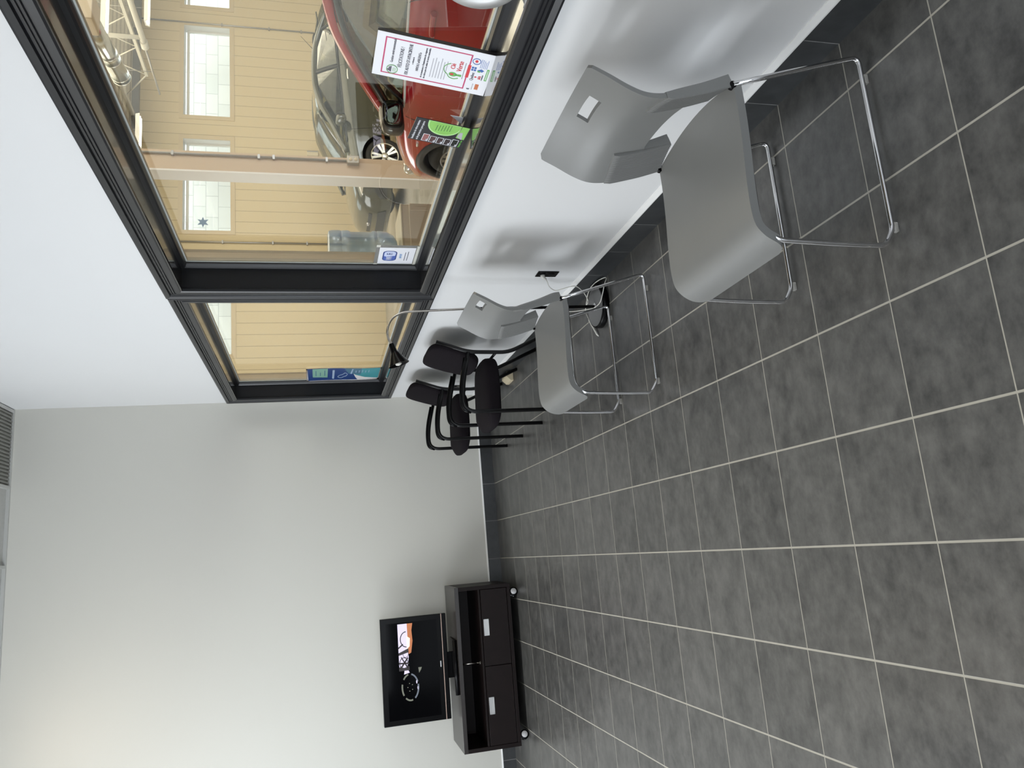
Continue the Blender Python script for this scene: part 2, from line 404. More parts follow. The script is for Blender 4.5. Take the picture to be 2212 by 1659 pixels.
# ------------------------------------------------------------------ GREY SLED CHAIRS
# side profile (local: +x towards the wall / chair back, z up); origin on the floor between the rails
def make_sled_chair(label):
    t = thing('sled_chair', label, 'chair', group=None)
    cx = -0.43
    X = lambda x: x-cx
    HW = 0.236
    def surf(prof, halfw, curve, thick, hole=None, name='seat', ny=24, round_end=None):
        """sheet following prof (list of (x,z)) with thickness; hole(u,y) -> True removes a cell"""
        pts = spline([(X(x), 0, z) for x, z in prof], 6)
        # arc length resample
        L = [0]
        for a, b in zip(pts, pts[1:]): L.append(L[-1] + (b-a).length)
        tot = L[-1]; nu = max(8, int(tot/0.010)); P = []; Nn = []
        for i in range(nu+1):
            s = tot*i/nu; k = 0
            while k < len(L)-2 and L[k+1] < s: k += 1
            f = (s-L[k])/max(1e-6, L[k+1]-L[k]); P.append(pts[k].lerp(pts[k+1], f))
        for i in range(nu+1):
            d = (P[min(i+1, nu)]-P[max(i-1, 0)]).normalized(); Nn.append(Vector((-d.z, 0, d.x)))
        bm = new(); top = {}; bot = {}
        def width(i):
            w = halfw
            if round_end:
                for end, rad in round_end:
                    dist = tot*i/nu if end == 0 else tot*(1-i/nu)
                    if dist < rad: w -= rad - math.sqrt(max(0, rad*rad-(rad-dist)**2))
            return w
        for i in range(nu+1):
            w = width(i)
            for j in range(ny+1):
                y = w*(2*j/ny-1)
                c = curve(i/nu, y/halfw)
                q = P[i] + Nn[i]*c + Vector((0, y, 0))
                th = thick(i/nu) if callable(thick) else thick
                top[i, j] = bm.verts.new(q); bot[i, j] = bm.verts.new(q - Nn[i]*th)
        keep = {(i, j) for i in range(nu) for j in range(ny) if not (hole and hole((P[i]+P[i+1])/2, (width(i))*(2*(j+0.5)/ny-1)))}
        for (i, j) in keep:
            f = bm.faces.new((top[i,j], top[i,j+1], top[i+1,j+1], top[i+1,j])); f.smooth = True
            f = bm.faces.new((bot[i,j], bot[i+1,j], bot[i+1,j+1], bot[i,j+1])); f.smooth = True
            for (a, b, nb) in (((i,j),(i,j+1),(i-1,j)),((i+1,j+1),(i+1,j),(i+1,j)),((i+1,j),(i,j),(i,j-1)),((i,j+1),(i+1,j+1),(i,j+1))):
                if nb not in keep:
                    bm.faces.new((top[b], top[a], bot[a], bot[b]))
        bmesh.ops.delete(bm, geom=[v for v in bm.verts if not v.link_faces], context='VERTS')
        bmesh.ops.recalc_face_normals(bm, faces=bm.faces[:])
        return obj(name, bm, M_['shell'], t, smooth=True)
    # seat: waterfall lip at the front, dished towards the middle, rear edge bowed towards the wall
    BOW = 0.042
    seat_prof = [(-0.703,0.348),(-0.690,0.388),(-0.668,0.422),(-0.630,0.443),(-0.540,0.446),(-0.400,0.439),(-0.300,0.437),(-0.190,0.440)]
    st = surf(seat_prof, HW, lambda u, y: -0.007*(1-y*y)*min(1, u*4), lambda u: 0.024, name='seat', round_end=[(0, 0.05)])
    def rear(bm):
        arc_ = [(X(-0.236+BOW*(1-(y/HW)**2)), y) for y in [-0.30+0.6*k/30 for k in range(31)]]
        prism(bm, arc_ + [(0.5, 0.30), (0.5, -0.30)], 0.3, 0.6, 'z')
    cut_away(st, rear)
    back_prof = [(-0.238,0.442),(-0.262,0.520),(-0.283,0.600),(-0.293,0.660),(-0.290,0.705),(-0.272,0.750),(-0.243,0.800),(-0.215,0.853)]
    bk = surf(back_prof, HW-0.002, lambda u, y: -BOW*(1+0.35*u)*(1-y*y), lambda u: 0.020-0.010*u, name='backrest', ny=40, round_end=[(1, 0.016)])
    def gap(bm):
        pl = [(-0.119, 0.30), (0.115, 0.30), (0.115, 0.545), (0.105, 0.548), (0.05, 0.541), (0.0, 0.535), (-0.06, 0.526), (-0.108, 0.514), (-0.119, 0.508)]
        prism(bm, pl, -0.3, 0.5, 'x')
    cut_away(bk, gap)
    def grip(bm): box(bm, -0.3, 0.5, -0.076, 0.036, 0.757, 0.790)
    cut_away(bk, grip)
    # ribbed uprights either side of the opening
    for s in (-1, 1):
        bm = new()
        pr = [(-0.236,0.440),(-0.262,0.520),(-0.283,0.600),(-0.292,0.640)]
        pts = spline([(X(x), 0, z) for x, z in pr], 6)
        n = 48; y0, y1 = (0.118, HW+0.001)
        rows = []
        for i, p in enumerate(pts):
            d = (pts[min(i+1, len(pts)-1)]-pts[max(i-1, 0)]).normalized(); N = Vector((-d.z, 0, d.x))
            tc = i/(len(pts)-1)
            row = []
            for j in range(n+1):
                y = y0 + (y1-y0)*j/n
                h = 0.003 + (0.0 if j % 3 == 0 else 0.0032)
                h *= 1.0 - 0.95*max(0, tc-0.85)/0.15
                c = -BOW*(1-(y/HW)**2)
                row.append((bm.verts.new(p + N*(h+c) + Vector((0, s*y, 0))), bm.verts.new(p - N*(0.032*(1-0.45*tc)-c) + Vector((0, s*y, 0)))))
            rows.append(row)
        for A, B in zip(rows, rows[1:]):
            for j in range(n):
                bm.faces.new((A[j][0], A[j+1][0], B[j+1][0], B[j][0])); bm.faces.new((A[j][1], B[j][1], B[j+1][1], A[j+1][1]))
            for j in (0, n): bm.faces.new((A[j][0], B[j][0], B[j][1], A[j][1]))
        for R in (rows[0], rows[-1]):
            for j in range(n): bm.faces.new((R[j][0], R[j][1], R[j+1][1], R[j+1][0]))
        bmesh.ops.recalc_face_normals(bm, faces=bm.faces[:])
        obj('back_upright', bm, M_['shell'], t)
    # chrome sled frames
    for s in (-1, 1):
        yy = s*0.2345
        path = [(X(-0.235), yy, 0.440), (X(-0.175), yy, 0.235), (X(-0.113), yy, 0.016), (X(-0.645), yy, 0.016), (X(-0.694), yy, 0.048), (X(-0.692), yy, 0.200), (X(-0.683), yy*0.99, 0.385), (X(-0.630), yy*0.90, 0.412), (X(-0.26), yy*0.90, 0.408)]
        bm = new(); tube(bm, smooth_path(path, [0.10, 0.028, 0.018, 0.022, 0.08, 0.03, 0.03], 7), 0.0072, 12)
        obj('sled_frame', bm, M_['chrome'], t)
        for xx in (-0.185, -0.640):
            bm = new(); box(bm, X(xx)-0.014, X(xx)+0.014, yy-0.007, yy+0.007, 0.0, 0.014)
            obj('glide', bm, M_['clear'], t, bevel=0.002)
        bm = new(); tube(bm, [(X(-0.236), yy+s*0.004, 0.440), (X(-0.236), yy-s*0.012, 0.440)], 0.010, 14); obj('pivot_cap', bm, M_['blackplastic'], t)
    bm = new(); tube(bm, [(X(-0.240), -0.23, 0.420), (X(-0.240), -0.10, 0.408), (X(-0.24), 0.10, 0.408), (X(-0.240), 0.23, 0.420)], 0.0065, 10); obj('cross_bar', bm, M_['chrome'], t); bm = new(); tube(bm, [(X(-0.60), -0.21, 0.412), (X(-0.60), 0.21, 0.412)], 0.0065, 10)
    obj('cross_bar', bm, M_['chrome'], t)
    return t
c1 = make_sled_chair('large grey plastic chair with chrome sled frame nearest the camera, oblong slot in its back')
c1.location = (-0.43, -4.877, 0)
c1['group'] = 'grey sled chairs by the wall'
c2 = copy_tree(c1); c2.location = (-0.497, -3.325, 0); c2['group'] = 'grey sled chairs by the wall'
c2['label'] = 'grey plastic sled chair in front of the gooseneck lamp, the smaller-looking of the grey pair'

# ------------------------------------------------------------------ BLACK ARMCHAIRS
def rounded_pad(bm, xs, fy, prof, ny=14):
    pass
def superbox(bm, hx, hy, hz, e=0.35, nu=20, nv=28, fn=None):
    """soft cushion block"""
    def sg(v, p): return math.copysign(abs(v)**p, v)
    rows = []
    for i in range(nu+1):
        a = -PI/2 + PI*i/nu; row = []
        for j in range(nv):
            b = 2*PI*j/nv
            p = Vector((hx*sg(math.cos(a), e)*sg(math.cos(b), e), hy*sg(math.cos(a), e)*sg(math.sin(b), e), hz*sg(math.sin(a), e)))
            if fn: p = fn(p)
            row.append(p)
        rows.append(row)
    V = [[bm.verts.new(p) for p in r] for r in rows[1:-1]]
    t0 = bm.verts.new(rows[0][0]); t1 = bm.verts.new(rows[-1][0])
    for A, B in zip(V, V[1:]):
        for j in range(nv):
            bm.faces.new((A[j], A[(j+1) % nv], B[(j+1) % nv], B[j])).smooth = True
    for j in range(nv):
        bm.faces.new((t0, V[0][(j+1) % nv], V[0][j])).smooth = True; bm.faces.new((t1, V[-1][j], V[-1][(j+1) % nv])).smooth = True
def make_armchair(label):
    t = thing('guest_armchair', label, 'chair')
    cx = -0.35; X = lambda x: x-cx
    w = 0.255
    # seat pad: thick with a drooping nose
    bm = new()
    def f(p):
        x = p.x; u = (x+0.25)/0.5        # 0 front .. 1 rear
        z = p.z
        if u < 0.22: z = z*(0.55+0.45*u/0.22) + (-0.012)*(1-u/0.22)
        wid = 1.0 - 0.16*max(0, u-0.55)/0.45 - (0.10*(1-u/0.2) if u < 0.2 else 0)
        return Vector((x, p.y*wid, z + 0.010*(1-(p.y/0.235)**2) - 0.012*(u-0.5)))
    superbox(bm, 0.235, 0.222, 0.052, 0.42, 18, 40, f)
    obj('seat', bm, M_['blackfab'], t, loc=(X(-0.415), 0, 0.438))
    # back pad: tall rounded cushion, tilted back
    bm = new()
    def g(p):
        k = p.z/0.165
        wid = 1.0 - (0.10*max(0, -k))
        return Vector((p.x - 0.018*(1-(p.y/0.24)**2) , p.y*wid, p.z))
    superbox(bm, 0.034, 0.240, 0.172, 0.48, 18, 40, g)
    o = obj('backrest', bm, M_['blackfab'], t, loc=(X(-0.158), 0, 0.672)); o.rotation_euler = (0, math.radians(17), 0)
    for s in (-1, 1):
        yy = s*w
        bm = new(); tube(bm, smooth_path([(X(-0.100), yy*0.90, 0.800), (X(-0.172), yy*0.93, 0.600), (X(-0.180), yy*0.95, 0.335), (X(-0.030), yy, 0.0)], [0.06, 0.06], 6), 0.0130, 12)
        obj('rear_leg', bm, M_['blackmetal'], t)
        bm = new(); tube(bm, smooth_path([(X(-0.566), yy, 0.0), (X(-0.563), yy, 0.655), (X(-0.400), yy*1.02, 0.655), (X(-0.178), yy*0.94, 0.600)], [0.085, 0.10], 8), 0.0130, 12)
        obj('front_leg', bm, M_['blackmetal'], t)
        bm = new(); tube(bm, smooth_path([(X(-0.560), yy*1.0, 0.610), (X(-0.545), yy*1.0, 0.662), (X(-0.400), yy*1.02, 0.664), (X(-0.215), yy*0.97, 0.620)], [0.05, 0.10], 8), 0.0165, 12, flat=0.62)
        obj('armrest', bm, M_['blackplastic'], t)
    bm = new(); tube(bm, [(X(-0.181), -w*0.95, 0.420), (X(-0.181), w*0.95, 0.420)], 0.009, 8); obj('cross_bar', bm, M_['blackmetal'], t); bm = new(); tube(bm, [(X(-0.560), -w, 0.425), (X(-0.560), w, 0.425)], 0.009, 8)
    obj('cross_bar', bm, M_['blackmetal'], t)
    bm = new(); obox(bm, (X(-0.130), 0, 0.665), (0.005, 0, -0.0015), (0, 0.190, 0), (0.038, 0, 0.125))
    obj('back_shell', bm, M_['blackplastic'], t, bevel=0.004)
    return t
a1 = make_armchair('black fabric armchair behind the grey chair, the nearer of the black pair')
a1.location = (-0.345, -1.90, 0); a1['group'] = 'black guest chairs'
a2 = copy_tree(a1); a2.location = (-0.352, -0.845, 0)
a2['label'] = 'black fabric armchair in the room corner, the farther of the black pair'

# ------------------------------------------------------------------ FLOOR LAMP
t = thing('floor_lamp', 'slim black and steel gooseneck floor lamp standing behind a grey chair', 'lamp', (-0.142, -2.962, 0))
bm = new(); lathe(bm, [(0.0,0.0),(0.118,0.0),(0.122,0.004),(0.122,0.030),(0.117,0.036),(0.02,0.037)], 48, cap=True); obj('lamp_base', bm, M_['blackplastic'], t, smooth=True)
bm = new(); lathe(bm, [(0.110,0.0365),(0.110,0.0385),(0.0,0.0385)], 48, cap=False); obj('base_plate', bm, M_['greyplate'], t, smooth=True)
bm = new(); lathe(bm, [(0.020,0.0385),(0.020,0.041),(0.012,0.042)], 24); obj('pole_collar', bm, M_['alu'], t, smooth=True)
bm = new(); tube(bm, [(0,0,0.036),(-0.012,0,0.765)], 0.0085, 14); obj('pole', bm, M_['blackplastic'], t)
bm = new(); tube(bm, spline([(-0.012,0,0.765),(-0.018,0,0.90),(-0.024,0,1.03),(-0.032,0,1.10),(-0.060,0,1.155),(-0.115,0,1.184),(-0.170,0,1.182),(-0.212,0,1.160)], 8), 0.0062, 12); obj('gooseneck', bm, M_['steel'], t)
bm = new()
ax = Vector((-0.90, 0.02, -0.28)).normalized(); q = Vector((0,0,1)).rotation_difference(ax).to_matrix().to_4x4(); q.translation = Vector((-0.203, 0, 1.168))
lathe(bm, [(0.011,-0.006),(0.014,0.0),(0.017,0.040),(0.020,0.046),(0.047,0.095),(0.055,0.110),(0.053,0.110),(0.045,0.095),(0.017,0.048)], 28, q, cap=False); obj('lamp_shade', bm, M_['blackplastic'], t, smooth=True)
bm = new(); q2 = q @ Matrix.Translation((0,0,0.085)); lathe(bm, [(0.002,-0.02),(0.012,0.0),(0.018,0.012),(0.016,0.024),(0.004,0.03)], 20, q2); obj('bulb', bm, M_['white_plastic'], t, smooth=True)
t2 = thing('power_cord', 'cream lamp cord plugged into the black wall socket and coiled on the floor', 'cord', (0,0,0))
bm = new()
P1 = [(-0.030,-3.085,0.352),(-0.034,-3.06,0.335),(-0.040,-2.99,0.300),(-0.045,-2.95,0.255),(-0.040,-2.965,0.215),(-0.035,-2.985,0.180),(-0.030,-2.975,0.140),(-0.040,-2.93,0.090),(-0.055,-2.87,0.045),(-0.060,-2.80,0.012),(-0.070,-2.740,0.006),(-0.095,-2.730,0.006),(-0.135,-2.755,0.006),(-0.170,-2.785,0.007)]
tube(bm, spline(P1, 6), 0.0026, 8); obj('cord', bm, M_['white_plastic'], t2)
bm = new()
P2 = [(-0.090,-2.735,0.007),(-0.050,-2.780,0.012),(-0.030,-2.86,0.030),(-0.020,-2.95,0.040),(-0.022,-3.05,0.036),(-0.032,-3.120,0.020),(-0.075,-3.135,0.040),(-0.120,-3.105,0.045),(-0.150,-3.050,0.043),(-0.148,-2.96,0.044),(-0.120,-2.84,0.043),(-0.065,-2.640,0.060),(-0.020,-2.520,0.090),(-0.010,-2.44,0.06)]
tube(bm, spline(P2, 6), 0.0026, 8); obj('cord_loop', bm, M_['white_plastic'], t2)
bm = new(); tube(bm, [(-0.150,-2.768,0.007),(-0.165,-2.780,0.009),(-0.275,-2.873,0.009),(-0.290,-2.886,0.006)], [0.003,0.006,0.006,0.003], 10, flat=0.8); obj('cord_tie', bm, M_['white_plastic'], t2)
bm = new(); tube(bm, [(-0.005,-3.088,0.366),(-0.018,-3.088,0.366),(-0.024,-3.086,0.360),(-0.031,-3.083,0.345)], [0.012,0.012,0.010,0.004], 12); obj('plug', bm, M_['white_plastic'], t2)
def outlet(y, z, label, h=0.115, w=0.072):
    t = thing('wall_outlet', label, 'electrical outlet', (0, y, z), group='black wall sockets under the windows')
    bm = new(); box(bm, -0.006, 0, -w/2, w/2, -h/2, h/2); obj('cover_plate', bm, M_['blackplastic'], t, bevel=0.002)
    for s in (-1, 1):
        bm = new(); lathe(bm, [(0.0165,0),(0.0165,0.003),(0.015,0.004)], 20, Matrix.Translation((-0.006,0,s*0.026)) @ Euler((0,-PI/2,0)).to_matrix().to_4x4()); obj('socket_face', bm, M_['blackmetal'], t, smooth=True)
    return t
outlet(-3.088, 0.340, 'black wall socket with the cream plug pushed into it')
outlet(-0.395, 0.345, 'black wall socket behind the corner armchair, nothing plugged in')
t = thing('bait_box', 'small cream plastic box on the floor between the two black armchairs', 'box', (-0.062, -0.90, 0))
bm = new(); prism(bm, [(-0.035,0.0),(0.04,0.0),(0.04,0.055),(0.0,0.06),(-0.035,0.025)], -0.08, 0.08, 'y'); obj('box_body', bm, M_['cream'], t, bevel=0.004)
bm = new(); box(bm, 0.0, 0.03, -0.05, 0.05, 0.0575, 0.063); obj('box_lid', bm, M_['cream'], t, bevel=0.002)

# ------------------------------------------------------------------ TV BENCH AND TELEVISION
t = thing('tv_cabinet', 'dark wenge low media cabinet on casters against the back wall', 'cabinet', (-2.295, -0.30, 0), math.radians(-0.8))
hx, y0, y1 = 0.617, -0.245, 0.235
zb, zt = 0.068, 0.522
def part(name, x0, x1, a, b, c, d, m, bev=0.0015, parent=None):
    bm = new(); box(bm, x0, x1, a, b, c, d); return obj(name, bm, m, parent or t, bevel=bev)
part('cabinet_top', -hx, hx, y0, y1, zt-0.032, zt, M_['wenge_top'])
part('side_panel', -hx, -hx+0.030, y0, y1, zb, zt-0.032, M_['wenge']); part('side_panel', hx-0.030, hx, y0, y1, zb, zt-0.032, M_['wenge'])
part('bottom_panel', -hx+0.03, hx-0.03, y0, y1, zb, zb+0.028, M_['wenge'])
part('back_panel', -hx+0.03, hx-0.03, y1-0.008, y1, zb+0.028, zt-0.032, M_['wenge'])
part('shelf', -hx+0.03, hx-0.03, y0+0.004, y1-0.008, 0.318, 0.334, M_['wenge'])
part('center_divider', -0.010, 0.010, y0+0.02, y1-0.01, zb+0.028, 0.318, M_['wenge'])
bm = new(); tube(bm, [(0.02,y0+0.10,0.334),(0.02,y0+0.10,zt-0.032)], 0.006, 12); lathe(bm, [(0.016,0.334),(0.016,0.337),(0.006,0.338)], 16, Matrix.Translation((0.02,y0+0.10,0)), cap=True); obj('shelf_post', bm, M_['steel'], t)
for s in (-1, 1):
    xa, xb = (-hx+0.033, -0.003) if s < 0 else (0.003, hx-0.033)
    d = part('drawer', xa, xb, y0-0.002, y0+0.018, zb+0.032, 0.314, M_['wenge'])
    xc = (xa+xb)/2
    bm = new(); z0, z1 = 0.262, 0.304; w = 0.063
    box(bm, xc-w, xc+w, y0-0.008, y0-0.001, z1-0.006, z1); box(bm, xc-w, xc+w, y0-0.008, y0-0.001, z0, z0+0.006)
    box(bm, xc-w, xc-w+0.006, y0-0.008, y0-0.001, z0, z1); box(bm, xc+w-0.006, xc+w, y0-0.008, y0-0.001, z0, z1); box(bm, xc-w, xc+w, y0-0.005, y0-0.001, z0, z1)
    obj('drawer_handle', bm, M_['alu'], d)
def caster(x, y, turn):
    R0 = Matrix.Translation((x,y,0)) @ Matrix.Rotation(turn, 4, 'Z')
    ax_ = R0 @ Matrix.Translation((0,0,0.036)) @ Euler((0,PI/2,0)).to_matrix().to_4x4()
    bm = new(); lathe(bm, [(0.030,-0.022),(0.036,-0.018),(0.036,-0.007),(0.031,-0.004),(0.031,0.004),(0.036,0.007),(0.036,0.018),(0.030,0.022)], 28, ax_); w = obj('caster', bm, M_['blackplastic'], t, smooth=True)
    for s in (-1, 1):
        bm = new(); lathe(bm, [(0.024,0.0),(0.024,0.004),(0.020,0.007)], 24, R0 @ Matrix.Translation((s*0.021,0,0.036)) @ Euler((0,s*PI/2,0)).to_matrix().to_4x4())
        obj('caster_hub', bm, M_['pale_grey'], w, smooth=True)
    bm = new(); prism(bm, [(0.014+0.030*math.cos(a)-0.012, 0.048+0.030*math.sin(a)) for a in [k*PI/8 for k in range(9)]] + [(-0.036,0.036),(-0.020,0.040)], -0.016, 0.016, 'x')
    bmesh.ops.transform(bm, matrix=R0, verts=bm.verts[:])
    for v in bm.verts: v.co.z = min(v.co.z, 0.067)
    obj('caster_fork', bm, M_['pale_grey'], w, bevel=0.002)
for x in (-0.545, 0.540):
    for y, tn in ((-0.215, -1.15), (0.19, 0.3)): caster(x, y, tn)

t = thing('television', 'black flat television showing dark wheel picture, standing on the media cabinet', 'television', (-2.285, -0.30, 0.522), math.radians(-0.5))
part('bezel', -0.405, 0.405, -0.018, 0.030, 0.047, 0.577, M_['blackplastic'], 0.004)
scr = mat('screen_glass', (0.0015,0.0015,0.002), 0.08, spec=0.10, noise=0.2, nscale=3, emit=(0.35,0.40,0.5), estr=0.0015)
S0 = part('screen', -0.365, 0.365, -0.0195, -0.017, 0.125, 0.535, scr, 0)
part('light_strip', -0.404, 0.404, -0.0205, -0.016, 0.083, 0.088, mat('rose_strip', (0.55,0.40,0.33), 0.3, noise=0.03), 0)
part('logo_badge', -0.005, 0.040, -0.0200, -0.0175, 0.1035, 0.1115, M_['alu'], 0)
part('stand_neck', -0.10, 0.10, -0.01, 0.02, 0.012, 0.060, M_['blackplastic'], 0.003)
part('stand_base', -0.205, 0.205, -0.115, 0.09, 0.0, 0.012, M_['blackplastic'], 0.004)
def em(name, c, s): return mat(name, (0.02,0.02,0.02), 0.4, noise=0.2, emit=c, estr=s*1.55)
def flat(name, poly, m, parent, y=-0.0202, th=0.0005):
    bm = new(); prism(bm, poly, y, y-th, 'y'); return obj(name, bm, m, parent)
def ell(cx, cz, rx, rz, n=28, a0=0, a1=2*PI): return [(cx+rx*math.cos(a0+(a1-a0)*k/n), cz+rz*math.sin(a0+(a1-a0)*k/n)) for k in range(n)]
def arc(cx, cz, rx, rz, a0, a1, th, n=16):
    o_ = [(cx+rx*math.cos(a0+(a1-a0)*k/n), cz+rz*math.sin(a0+(a1-a0)*k/n)) for k in range(n+1)]
    i_ = [(cx+(rx-th)*math.cos(a0+(a1-a0)*k/n), cz+(rz-th)*math.sin(a0+(a1-a0)*k/n)) for k in range(n+1)]
    return o_ + i_[::-1]
white = em('screen_white', (0.85,0.78,1.0), 1.0); dark = em('screen_dark', (0.05,0.02,0.02), 0.25); orange = em('screen_glow', (1.0,0.32,0.10), 0.55); pale = em('screen_pale', (0.45,0.48,0.36), 0.35); blue = em('screen_rim', (0.30,0.36,0.45), 0.45)
bright = em('screen_bright', (1.0,0.92,0.75), 1.2)
flat('screen_picture', [(0.005,0.44),(0.355,0.44),(0.355,0.365),(0.10,0.362),(0.005,0.375)], white, S0)
flat('screen_picture', [(0.12,0.362),(0.355,0.365),(0.355,0.320),(0.30,0.330),(0.22,0.325),(0.13,0.340)], orange, S0, y=-0.0203)
flat('screen_picture', [(0.16,0.372),(0.26,0.372),(0.24,0.345),(0.18,0.350)], bright, S0, y=-0.0206)
flat('screen_picture', arc(0.235, 0.375, 0.062, 0.050, 0, PI, 0.007), dark, S0, y=-0.0208)
for p in ([(0.165,0.440),(0.195,0.400),(0.205,0.405),(0.178,0.440)], [(0.115,0.440),(0.135,0.360),(0.165,0.362),(0.150,0.400),(0.135,0.440)],
          [(0.01,0.425),(0.09,0.365),(0.10,0.372),(0.02,0.435)], [(0.01,0.375),(0.10,0.425),(0.105,0.418),(0.02,0.367)], [(0.050,0.440),(0.045,0.362),(0.058,0.362),(0.062,0.440)],
          [(-0.002,0.442),(0.03,0.442),(0.02,0.40),(0.03,0.36),(-0.002,0.36)]):
    flat('screen_picture', p, dark, S0, y=-0.0209)
flat('screen_picture', arc(0.054, 0.402, 0.046, 0.036, 0, 2*PI, 0.006), dark, S0, y=-0.0211)
flat('screen_picture', arc(0.125, 0.385, 0.030, 0.024, 0, 2*PI, 0.004), dark, S0, y=-0.0211)
flat('screen_picture', [(-0.030,0.405),(-0.002,0.400),(0.0,0.370),(-0.020,0.360)], white, S0)
flat('screen_picture', [(-0.030,0.285),(0.012,0.290),(0.012,0.262),(-0.005,0.268)], pale, S0)
cxw, czw = -0.130, 0.360
for a0, a1, m in ((0.2,0.9,pale),(1.3,2.2,pale),(2.5,3.4,pale),(3.7,4.9,blue),(5.1,6.1,blue)):
    flat('screen_picture', arc(cxw, czw, 0.104, 0.070, a0, a1, 0.012), m, S0)
for k in range(5):
    a = k*2*PI/5+0.3; flat('screen_picture', ell(cxw+0.030*math.cos(a), czw+0.020*math.sin(a), 0.0035, 0.0045, 8), pale, S0)
flat('screen_picture', ell(cxw-0.01, czw-0.060, 0.014, 0.005, 10), white, S0)
flat('screen_picture', ell(cxw+0.035, czw-0.052, 0.014, 0.005, 10), white, S0)
t = thing('sound_bar', 'short glossy black bar lying on the cabinet top in front of the television', 'speaker', (-2.285, -0.497, 0.522), math.radians(1.0))
bm = new(); tube(bm, [(-0.205,0,0.016),(0.205,0,0.016)], 0.016, 16); obj('bar_body', bm, M_['blackplastic'], t)
for s in (-1, 1):
    part('end_bracket', s*0.14-0.055, s*0.14+0.055, 0.012, 0.045, 0.0, 0.022, M_['greyplate'], 0.002, parent=t)

# ------------------------------------------------------------------ SIGNS ON THE SILL AND THE GLASS
ink = mat('dark_ink', (0.10,0.10,0.13), 0.6, noise=0.02); lightink = mat('grey_ink', (0.42,0.42,0.47), 0.6, noise=0.02)
paper = mat('white_paper', (0.80,0.81,0.86), 0.5, noise=0.01, nscale=8); crimson = mat('crimson_ink', (0.50,0.03,0.13), 0.5, noise=0.02)
green = mat('green_ink', (0.13,0.42,0.10), 0.5, noise=0.03); redink = mat('red_ink', (0.62,0.03,0.04), 0.5, noise=0.02); blueink = mat('blue_ink', (0.04,0.13,0.42), 0.5, noise=0.02)
orangeink = mat('orange_ink', (0.55,0.16,0.06), 0.5, noise=0.02); navy = mat('navy_ink', (0.03,0.06,0.22), 0.4, noise=0.02)
def plane_M(origin, right, upv):
    """matrix with local x = right, y = up, z = facing the viewer"""
    r = Vector(right).normalized(); u = Vector(upv).normalized(); n = r.cross(u)
    m = Matrix((r, u, n)).transposed().to_4x4(); m.translation = Vector(origin); return m
def sheet(name, w, h, th, m, parent, bev=0.0):
    bm = new(); box(bm, 0, w, 0, h, -th, 0); return obj(name, bm, m, parent, bevel=bev)
def deco(name, poly, m, parent, z=0.0004, th=0.0004):
    bm = new(); prism(bm, poly, z, z-th, 'z'); return obj(name, bm, m, parent)
def ring_poly(x0, x1, y0, y1, t_, r=0.008):
    pass
def frame_line(bm, x0, x1, y0, y1, t_, z):
    for a in ((x0,x1,y0,y0+t_),(x0,x1,y1-t_,y1),(x0,x0+t_,y0+t_,y1-t_),(x1-t_,x1,y0+t_,y1-t_)):
        box(bm, a[0], a[1], a[2], a[3], z-0.0004, z)
TM = lambda x, y, z=0.0006: Matrix.Translation((x, y, z))
def lines(parent, x, y, n, dy, w, m, hgt=0.0022, jit=0.3):
    bm = new()
    for k in range(n):
        ww = w*(1-jit*random.random()); box(bm, x, x+ww, y-k*dy-hgt/2, y-k*dy+hgt/2, 0.0001, 0.0005)
    obj('fine_print', bm, m, parent)
# certificate board (reads from the room: right = towards the camera)
cw, ch = 0.192, 0.368
t = thing('certificate_board', 'white certificate board with crimson border and black edge, leaning on the glass', 'sign')
pb = Vector((0.068, -4.530, 0.9865)); pr = Vector((0.050, -0.183, 0)).normalized(); tilt = Vector((0.040, -0.068, 0.366)).normalized()
tilt = (tilt - pr*tilt.dot(pr)).normalized()
pr = Vector((0.012,-0.176,-0.006)).normalized(); tilt = Vector((0.135, -0.035, 1.0)); tilt = (tilt - pr*tilt.dot(pr)).normalized()
t.matrix_world = plane_M(pb, pr, tilt)
sheet('board', cw, ch, 0.013, mat('black_board_edge', (0.012,0.009,0.010), 0.5, noise=0.05), t)
f = bpy.data.objects
bm = new(); box(bm, 0, cw, 0, ch, 0.0001, 0.0010); face = obj('certificate_face', bm, paper, t)
zz = 0.0014
bm = new(); frame_line(bm, 0.016, cw-0.016, 0.072, ch-0.026, 0.0042, zz); obj('border_line', bm, crimson, face)
text('lettering', 'Gestion environnementale', 0.0125, ink, face, TM(0.122, ch-0.055, zz), sx=0.78)
text('lettering', 'FÉLICITATIONS !', 0.0165, ink, face, TM(0.100, ch-0.082, zz), sx=0.75)
text('lettering', 'FIX AUTO ST-HYACINTHE', 0.0155, ink, face, TM(0.096, ch-0.106, zz), sx=0.76, ext=0.0006)
text('lettering', 'a obtenu la', 0.008, ink, face, TM(0.096, ch-0.120, zz), sx=0.9)
text('lettering', 'NIVEAU «ARGENT»', 0.0125, ink, face, TM(0.096, ch-0.137, zz), sx=0.78)
text('lettering', "de reconnaissance à l'implantation des exigences", 0.0088, ink, face, TM(0.096, ch-0.153, zz), sx=0.78)
text('lettering', 'des critères pour des ateliers de services automobiles', 0.0088, ink, face, TM(0.096, ch-0.163, zz), sx=0.72)
lines(face, 0.040, ch-0.180, 6, 0.0092, 0.095, lightink, 0.0024)
text('lettering', 'Clé', 0.020, redink, face, TM(0.110, 0.122, zz), sx=0.9, ext=0.0007)
text('lettering', 'Verte', 0.023, redink, face, TM(0.115, 0.101, zz), sx=0.9, ext=0.0007)
lines(face, 0.060, 0.086, 1, 0.01, 0.075, ink, 0.0016, 0)
